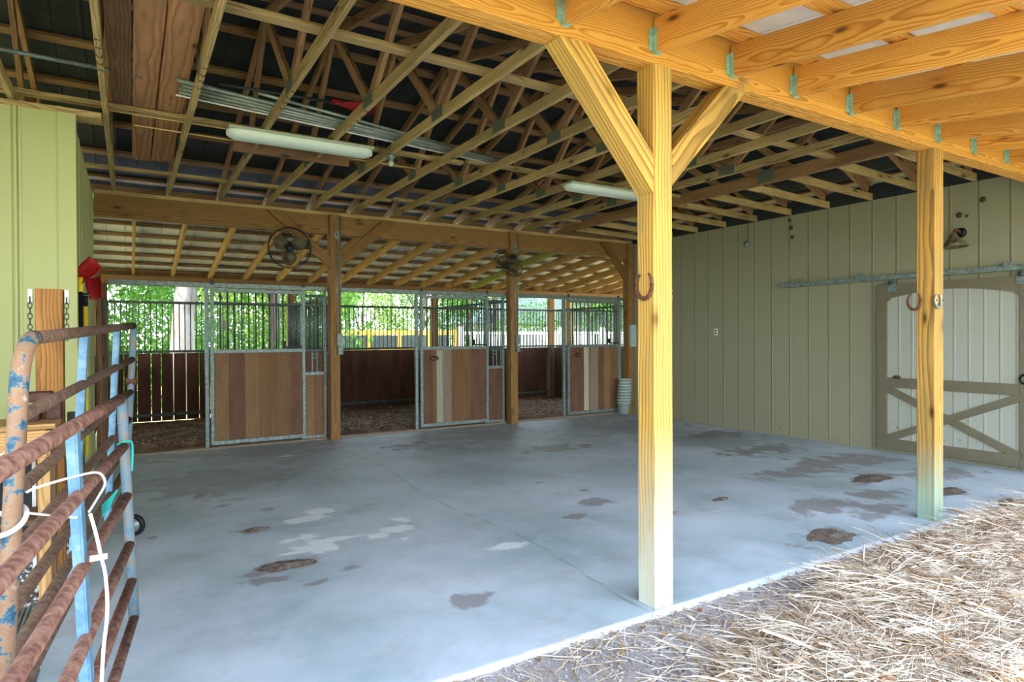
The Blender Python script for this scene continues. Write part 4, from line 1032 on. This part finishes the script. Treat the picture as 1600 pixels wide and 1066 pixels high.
# bench
r = thing('work_bench', (-.9, 4.75, 0), 'old wooden bench with carved front left of the gates, under the green wall', 'bench')
for k, (y, w_) in enumerate([(4.62, .2), (4.84, .2)]): beam('top_board', (-1.75, y, 1.005), (-.375, y, 1.005), w_, .03, MAT['bench'], r)
beam('apron', (-1.75, 4.545, .90), (-.42, 4.545, .90), .025, .17, MAT['bench'], r)
beam('side_apron', (-.405, 4.56, .92), (-.405, 4.9, .92), .03, .12, MAT['plank2'], r)
for x, y in ((-1.7, 4.57), (-.43, 4.57), (-1.7, 4.9), (-.43, 4.88)): beam('leg', (x, y, -.03), (x, y, .98), .06, .06, MAT['bench'] if y < 4.7 else MAT['plank2'], r, (0, 1, 0))
beam('lower_shelf', (-1.7, 4.73, .45), (-.42, 4.73, .45), .36, .03, MAT['plank2'], r)
b = MB()
for cx_, sg in ((-.72, 1), (-1.1, -1)):
    b.tube([(cx_+sg*.12*t*math.cos(5.5*t), 4.527, .90+.06*t*math.sin(5.5*t)) for t in np.linspace(.1, 1.1, 26)], .008, 6)
b.tube([(-.5-.02*i, 4.527, .84+.02*math.sin(i*.5)) for i in range(40)], .007, 6)
b.build('carved_scroll', MAT['straw'], r)
for k, (p, s_, lab) in enumerate([((-.53, 4.78, 1.02), (.13, .16, .085), 'lower brown worn block on the bench, left one'), ((-.40-.0, 4.80, 1.02), (.08, .15, .11), 'brown worn block standing at the right end of the bench'), ((-.47, 4.80, 1.13), (.13, .14, .06), 'top brown worn block on the bench stack')]):
    b = MB().box(Vector(p)-Vector((s_[0]/2, s_[1]/2, 0)), Vector(p)+Vector((s_[0]/2, s_[1]/2, s_[2]))); o = b.build('brown_block', MAT['leather']); md = o.modifiers.new('b', 'BEVEL'); md.width = .014; md.segments = 3
    tag(o, lab, 'block', 'brown blocks on the bench')
b = MB().box((-.34, 4.86, .98), (-.27, 4.93, 1.045)); o = b.build('black_clamp', MAT['black'], None); tag(o, 'small black fitting beside the old post at bench height', 'fitting')
# the fitting is fixed on a side arm of the old post
# grey ribbed mat on the gravel
b = MB()
for k in range(26): b.box((-.98+.022*k, 3.1, .0), (-.968+.022*k, 4.4, .02))
b.box((-1.0, 3.08, -.012), (-.40, 4.42, .006)); o = b.build('ribbed_mat', MAT['conduit']); tag(o, 'dark grey ribbed mat lying on the gravel left of the gates', 'mat')
# shovels
def scoop(c, tilt, lab, hmat, gripz, hx):
    r = thing('scoop_shovel', (hx[0], hx[1], gripz), lab, 'shovel', 'red shovels hung upside down on the green wall')
    hd = MB().tube([(hx[0], hx[1], gripz), (hx[0], hx[1], c[2]-.05)], .016, 8).build('handle', hmat, r)
    MB().tube([(hx[0], hx[1], c[2]-.17), (hx[0], hx[1], c[2]-.05)], .02, 8).build('collar', MAT['yellow'] if hmat == MAT['black'] else MAT['black'], hd)
    m_ = Matrix.Translation(c) @ Matrix.Rotation(math.radians(-31), 4, 'Z') @ Matrix.Rotation(tilt, 4, 'Y')
    vs = []; nx_, nz_ = 8, 8
    for th in (0, .008):
        for j in range(nz_+1):
            for i in range(nx_+1):
                u_ = -1+2*i/nx_; v_ = j/nz_; w_ = .072*(.72+.28*min(1, v_*1.6)); vs.append(m_ @ Vector((u_*w_, -.035*abs(u_)**3-.02*(1-v_)+th, -.10+.2*v_)))
    fs = []; q_ = (nx_+1)*(nz_+1)
    for j in range(nz_):
        for i in range(nx_):
            a_ = j*(nx_+1)+i; fs += [(a_, a_+1, a_+nx_+2, a_+nx_+1), (q_+a_, q_+a_+nx_+1, q_+a_+nx_+2, q_+a_+1)]
    rim = [i for i in range(nx_+1)]+[(j+1)*(nx_+1)+nx_ for j in range(nz_)]+[nz_*(nx_+1)+i for i in range(nx_-1, -1, -1)]+[j*(nx_+1) for j in range(nz_-1, 0, -1)]
    for i in range(len(rim)): a_, b_ = rim[i], rim[(i+1) % len(rim)]; fs.append((a_, q_+a_, q_+b_, b_))
    MB().add(vs, fs, 0, True).build('blade', MAT['red'], r)
scoop((-.285, 6.36, 2.075), .8, 'red scoop shovel with black handle on the green side wall, higher and left', MAT['black'], .45, (-.345, 6.36))
scoop((-.25, 6.9, 1.975), -.2, 'red scoop shovel with yellow handle on the green side wall, lower and right', MAT['yellow'], .45, (-.338, 6.9))
o = MB().tube([(-.371, 6.7, 1.90), (-.30, 6.7, 1.895), (-.30, 6.7, 1.91)], .005, 6).build('wall_hook', MAT['galv']); tag(o, 'thin metal hook on the green side wall behind the shovels', 'hook')
r = thing('leaning_stake', (-.24, 8.2, 0), 'thin weathered wooden stake leaning by the green side wall near the first stall', 'stake')
beam('shaft', (-.25, 8.3, 0), (-.31, 8.6, 2.3), .05, .05, MAT['plank2'], r, (0, 1, 0))
o = MB().tube([(-.13, 8.95, 0), (-.26, 9.1, 2.0)], .014, 8).build('steel_rod', MAT['galv']); tag(o, 'thin grey steel rod leaning in the corner by the first stall', 'rod')

# gates
def gate(name, P0, P1, tops, rails, lean, rr_, label, ups, near_bend, far_mat, near_mat, rail_mats, zbot0, zbot1, nearbottom=True, low=None):
    """P0 near xy, P1 far xy; tops (z near, z far); rails: drops below the top (near scale)"""
    A, B_ = Vector((*P0, 0)), Vector((*P1, 0)); d = (B_-A); L = d.length; d.normalize(); n_ = Vector((d.y, -d.x, 0))
    H_ = rails[-1]
    def P(s_, drop):  # point at distance s_ along and drop below the top
        t = s_/L; return A+d*s_+Vector((0, 0, tops[0]*(1-t)+tops[1]*t-drop))+n_*(lean*drop/H_)
    r = thing(name, P(L/2, H_)-Vector((0, 0, .02)), label, 'gate', 'tube gates at the left')
    rb = .15
    path = [P(0, H_), P(0, H_*.5)]+[P(rb-rb*math.cos(a), rb-rb*math.sin(a)) for a in np.linspace(0, math.pi/2, 7)] if near_bend else [P(0, 0)]
    k_ = len(path)
    if near_bend: MB().tube(path, rr_*1.12, 14).build('near_upright', near_mat, r)
    rf = .05
    MB().tube([path[-1], P(L*.3, 0), P(L*.7, 0), P(L-rf, 0)], rr_, 14).build('top_rail', rail_mats[0], r)
    MB().tube([P(L-rf, 0)]+[P(L-rf+rf*math.sin(a), rf-rf*math.cos(a)) for a in np.linspace(.2, math.pi/2, 6)]+[P(L, H_*.5), P(L, H_)], rr_*.97, 14).build('far_upright', far_mat, r)
    for i, dr in enumerate(rails):
        MB().tube([P(.02 if near_bend else 0, dr), P(L*.33, dr), P(L*.66, dr), P(L-.01, dr)], rr_*.92, 12).build('rail', rail_mats[(i+1) % len(rail_mats)], r)
    for s_ in ups:
        a, b_ = P(s_, .02), P(s_, H_+.03); off = n_*(rr_+.003)*1
        m_, LL = frame(a, b_, n_)
        bb = MB(); wd = .048 if near_bend else .058
        bb.box((-LL/2, -wd/2, -.004), (LL/2, wd/2, .004)); bb.box((-LL/2, -wd/2, -.03), (LL/2, -wd/2+.004, .0)); bb.box((-LL/2, wd/2-.004, -.03), (LL/2, wd/2, .0))
        bb.build('flat_upright', MAT['blue'], r, Matrix.Translation(n_*.004) @ m_)
    return r, P, L, n_
nA = Vector((-.3, 2.571)); fA = Vector((.029, 5.544))
gA, PA, LA, na_ = gate('tube_gate', nA, fA, (1.515, 1.61), [.255, .50, .705, .895, 1.065, 1.24], -.06, .0245,
     'taller rusty tube gate behind, its curved left end painted blue', [1.12, 2.2], True, MAT['pale_tube'], MAT['rust_blue'], [MAT['rust_dark'], MAT['rust_dark'], MAT['rust_dark']], 0, 0)
fB = Vector((-.035, 3.695)); nB0 = Vector((-.161, 2.636)); dB = (fB-nB0).normalized(); nB = fB-dB*2.95
gB, PB, LB, nb_ = gate('tube_gate', nB, fB, (1.215, 1.218), [.24, .49, .735, .92, 1.11], .045, .0245,
     'lower rusty tube gate in the left foreground tied with white strap', [2.95-1.067], False, MAT['pale_tube'], MAT['rust'], [MAT['rust'], MAT['rust'], MAT['rust']], 0, 0)
# uprights face the camera side: small caster wheel at the far end of the tall gate
r = thing('caster_wheel', (.015, 5.62, 0), 'small black-tyred wheel under the far end of the tall gate', 'wheel')
m_ = Matrix.Translation((.02, 5.62, .082)) @ Matrix.Rotation(math.radians(-30), 4, 'Z') @ Matrix.Rotation(math.pi/2, 4, 'X')
MB().lathe([(.055, -.018), (.075, -.018), (.082, -.008), (.082, .008), (.075, .018), (.055, .018), (.055, -.018)], 26, m_).build('tyre', MAT['black'], r)
MB().lathe([(0, -.02), (.02, -.02), (.025, -.01), (.055, -.006), (.055, .006), (.025, .01), (.02, .02), (0, .02)], 20, m_).build('rim', MAT['conduit'], r)
MB().tube([(.02, 5.62, .082), (-.03, 5.60, .10), (-.045, 5.56, .25), (-.03, 5.54, .45)], .012, 8).build('bracket', MAT['galv_dark'], r)
# collar clamp on the tall gate far upright
p = PA(LA, .42); b = MB().tube([p+Vector((-.035, 0, 0)), p+Vector((.035, 0, 0))], .03, 10); o = b.build('hinge_clamp', MAT['horseshoe'], gA)
# strap
def smooth(pts, n_=6):
    P_ = [Vector(p) for p in pts]; out_ = []
    for i in range(len(P_)-1):
        a, b_, c, d = P_[max(i-1, 0)], P_[i], P_[i+1], P_[min(i+2, len(P_)-1)]
        for k in range(n_):
            t = k/n_; out_.append(.5*((2*b_)+(-a+c)*t+(2*a-5*b_+4*c-d)*t*t+(-a+3*b_-3*c+d)*t**3))
    return out_+[P_[-1]]
def ribbon(pts, wd, mat, name, parent=None):
    b = MB(); P_ = smooth(pts); vs = []
    for i, p in enumerate(P_):
        t = (P_[min(i+1, len(P_)-1)]-P_[max(i-1, 0)]).normalized(); v_ = Vector((0, 0, 0))-p+Vector((0, 0, 1.52)); s_ = t.cross(Vector((.3, -1, .1)).normalized()).normalized()*wd
        n2 = t.cross(s_).normalized()*.0012
        vs += [p+s_+n2, p-s_+n2, p-s_-n2, p+s_-n2]
    fs = []
    for i in range(len(P_)-1):
        for j in range(4): k = (j+1) % 4; fs.append((i*4+j, i*4+k, i*4+4+k, i*4+4+j))
    fs += [(3, 2, 1, 0), tuple(len(vs)-4+j for j in range(4))]
    return b.add(vs, fs, 0, True).build(name, mat, parent)
st = thing('tie_strap', (-.1, 2.6, .45), 'white webbing strap tying the two gates together, its end hanging down', 'strap')
ribbon([(-.271, 2.40, 1.05), (-.24, 2.39, 1.065), (-.16, 2.56, 1.055), (-.10, 2.70, 1.035), (-.08, 2.73, .99), (-.10, 2.72, .945), (-.125, 2.62, .915)], .004, MAT['strap'], 'loop', st)
ribbon([(-.27, 2.39, .99), (-.2, 2.45, .955), (-.15, 2.5, .93)], .0035, MAT['strap'], 'loop_back', st)
ribbon([(-.12, 2.60, .915), (-.105, 2.62, .84), (-.09, 2.60, .765), (-.075, 2.55, .70), (-.07, 2.5, .6), (-.08, 2.45, .5), (-.085, 2.4, .40)], .0055, MAT['strap'], 'tail', st)
ribbon([(-.12, 2.56, .77), (-.07, 2.58, .765)], .01, MAT['strap'], 'knot', st)
s2 = thing('tie_strap', (-.3, 2.5, .9), 'white strap wrapped round the curved blue end of the tall gate', 'strap')
q = PA(0, .6)
ribbon([q+Vector((-.16, -.06, -.03)), q+Vector((-.03, -.045, -.02)), q+Vector((.02, -.035, 0)), q+Vector((.038, 0, .03)), q+Vector((.02, .035, .05)), q+Vector((-.03, .03, .035)), q+Vector((-.16, .0, .0))], .008, MAT['strap'], 'band', s2)
tw = thing('baling_twine', (0, 3.6, .7), 'turquoise twine tied round the far end of the lower gate', 'twine')
q = PB(LB, .24)
MB().tube(smooth([q+Vector((-.03, -.01, .01)), q+Vector((0, -.03, .025)), q+Vector((.03, 0, .015)), q+Vector((.034, .0, -.05)), q+Vector((.03, 0, -.13))]), .006, 6).build('strand', MAT['teal'], tw)
for k in range(5):
    MB().tube(smooth([q+Vector((-.03, .02, -.22)), q+Vector((-.06, .05, -.26-.008*k)), q+Vector((-.10, .09, -.31-.014*k))]), .004, 5).build('frayed_strand', MAT['teal'], tw)

# ------------------------------------------------------------------ outside: trees, pen, white fence, shed
def leaf_mesh(name, seed, n_, h, r_, mat, low=.0):
    rs = np.random.RandomState(seed)
    # clumps
    nc = 34; cc = np.column_stack([rs.normal(0, r_*.5, nc), rs.normal(0, r_*.5, nc), low+rs.rand(nc)*(h-low)])
    idx = rs.randint(0, nc, n_); p = cc[idx]+rs.normal(0, .34, (n_, 3)); p[:, 2] = np.maximum(p[:, 2], .05)
    a = rs.normal(size=(n_, 3)); a /= np.linalg.norm(a, axis=1)[:, None]; b = np.cross(a, rs.normal(size=(n_, 3))); b /= np.linalg.norm(b, axis=1)[:, None]
    s_ = rs.uniform(.04, .085, (n_, 1)); a = a*s_; b = b*s_*.55
    V = np.stack([p-a, p+b, p+a, p-b], 1).reshape(-1, 3); F = np.arange(n_*4).reshape(-1, 4)
    me = bpy.data.meshes.new(name); me.vertices.add(n_*4); me.vertices.foreach_set('co', V.ravel()); me.loops.add(n_*4); me.loops.foreach_set('vertex_index', F.ravel())
    me.polygons.add(n_); me.polygons.foreach_set('loop_start', np.arange(n_)*4); me.polygons.foreach_set('loop_total', np.full(n_, 4)); me.update(); me.materials.append(mat); return me
LM = [leaf_mesh('foliage', 1, 8000, 5.5, 1.9, MAT['leafA']), leaf_mesh('foliage', 2, 8000, 6.0, 2.0, MAT['leafB']), leaf_mesh('foliage', 3, 7000, 5.0, 2.0, MAT['leafC'])]
trk = MB().tube([(0, 0, -.15), (.1, 0, 1.5), (0, .15, 3), (.2, .1, 5)], [.14, .11, .08, .03], 8)
tb = MB().tube([(0, 0, 2), (.6, .2, 3), (1.0, .3, 4)], [.06, .04, .02], 6); trk.v_ = None
trk.tube([(.05, 0, 1.8), (-.5, .3, 2.8), (-.9, .4, 3.9)], [.06, .04, .02], 6).tube([(.05, 0, 2.2), (.6, -.3, 3.2), (.9, -.5, 4.2)], [.05, .04, .02], 6)
TM = trk.mesh('trunk'); TM.materials.append(MAT['bark_dark'])
spots = []
for i in range(15): spots.append((-5.5+i*2.3+R.uniform(-.6, .6), R.uniform(18.5, 21.5)))
for i in range(22): spots.append((-6+i*1.9+R.uniform(-.8, .8), R.uniform(24, 28)))
for i in range(16): spots.append((2+i*3.0+R.uniform(-1, 1), R.uniform(33, 42)))
for i in range(4): spots.append((-1.5+i*2.1+R.uniform(-.5, .5), R.uniform(16, 17.5)))
def okspot(x, y):
    a = x/y
    if a < -.2 or a > 1.05: return False
    if y < 19.5 and -.02 < a < .17: return False
    return not (.50 < a < 1.15 and y < 24) and not (y < 22.5 and .27 < a < .50)
TREES = []; kk = 0
for (x, y) in spots:
    if not okspot(x, y): continue
    v_ = R.choice([0, 0, 1, 2])
    s_ = R.uniform(.85, 1.25)
    m_ = Matrix.Translation((x, y, -.12)) @ Matrix.Rotation(R.uniform(0, 6.28), 4, 'Z') @ Matrix.Diagonal((s_, s_, s_*R.uniform(.9, 1.15), 1))
    r = bpy.data.objects.new('leafy_tree', None); link(r, None, m_); TREES.append((r, v_, 0 if y < 23 else (1 if y < 30 else 2), x/y))
    inst('foliage', LM[v_], r, m_); inst('trunk', TM, r, m_); kk += 1
for row, rn in enumerate(['nearest', 'middle', 'farthest']):
    for n_, (r, v_, _, _) in enumerate(sorted([t for t in TREES if t[2] == row], key=lambda t: t[3])):
        tag(r, '%s tree beyond the stalls, %s from the left in the %s row' % (['mid green', 'dark green', 'yellow-green'][v_], ORD[min(n_, 23)], rn), 'tree', 'trees in the thicket beyond the stalls')
# the pale sunlit trunk seen through the first stall
r = thing('pale_tree', (1.0, 15.6, -.15), 'large tree with a pale sunlit trunk seen through the first stall', 'tree')
MB().tube([(1.0, 15.6, -.15), (.98, 15.6, .8), (1.02, 15.6, 2.0), (1.14, 15.6, 3.2), (1.3, 15.7, 6)], [.36, .26, .22, .2, .12], 16).build('trunk', MAT['bark'], r)
inst('foliage', LM[0], r, Matrix.Translation((1.3, 16, 3.0)) @ Matrix.Scale(1.1, 4))
# yellowish wooden pen
r = thing('wooden_pen', (6.4, 18, -.1), 'yellow-painted timber pen with dark mesh panels outside the second stall', 'pen')
yp = 17.5; x0, x1 = 4.95, 8.6
for z, h_ in ((1.62, .13), (1.15, .09), (.6, .09)): beam('rail', (x0, yp, z), (x1, yp, z), .05, h_, MAT['wood_pale'], r)
for k in range(5): beam('pen_post', (x0+(x1-x0)*k/4, yp, -.14), (x0+(x1-x0)*k/4, yp, 1.72), .09, .09, MAT['wood_pale'], r, (0, 1, 0))
for k in range(9): beam('picket', (x0+.2+k*.4, yp+.04, -.1), (x0+.2+k*.4, yp+.04, 1.1), .02, .12, MAT['wood_pale'], r, (0, 1, 0))
MB().box((x0, yp+.5, .0), (x1, yp+.55, 1.55)).build('mesh_panel', MAT['galv_dark'], r)
# white fence and grey house to the right
r = thing('white_fence', (17, 20, -.1), 'white picket fence outside beyond the third stall', 'fence')
P0f, P1f = Vector((9.8, 19.5, 0)), Vector((24, 21.5, 0)); LL = (P1f-P0f).length; dd_ = (P1f-P0f)/LL
for z in (.35, 1.62): beam('rail', P0f+Vector((0, 0, z)), P1f+Vector((0, 0, z)), .05, .1, MAT['white'], r)
pk = MB().box((-.035, -.012, 0), (.035, .012, 1.6)).mesh('picket'); pk.materials.append(MAT['white'])
for k in range(int(LL/.155)): 
    q = P0f+dd_*(.155*k+.1)
    if k < 92: inst('picket', pk, r, Matrix.Translation((q.x, q.y-.04, -.05)))
for k in range(7): q = P0f+dd_*(LL*k/6); beam('fence_post', (q.x, q.y, -.14), (q.x, q.y, 1.85), .13, .13, MAT['white'], r, (0, 1, 0))
r = thing('grey_outbuilding', (21, 27, -.1), 'pale outbuilding with grey roof behind the white fence', 'building')
MB().box((14, 25.5, -.14), (30, 31, 2.15)).build('walls', MAT['white'], r)
MB().prism([(13.6, 2.1), (30.4, 2.1), (28.5, 3.3), (15.5, 3.3)], 25.1, 31.4).build('roof', MAT['galv'], r)
MB().box((16, 25.44, .6), (17.2, 25.5, 1.6)).box((20, 25.44, .6), (21.2, 25.5, 1.6)).build('window', MAT['dkgrey'], r)
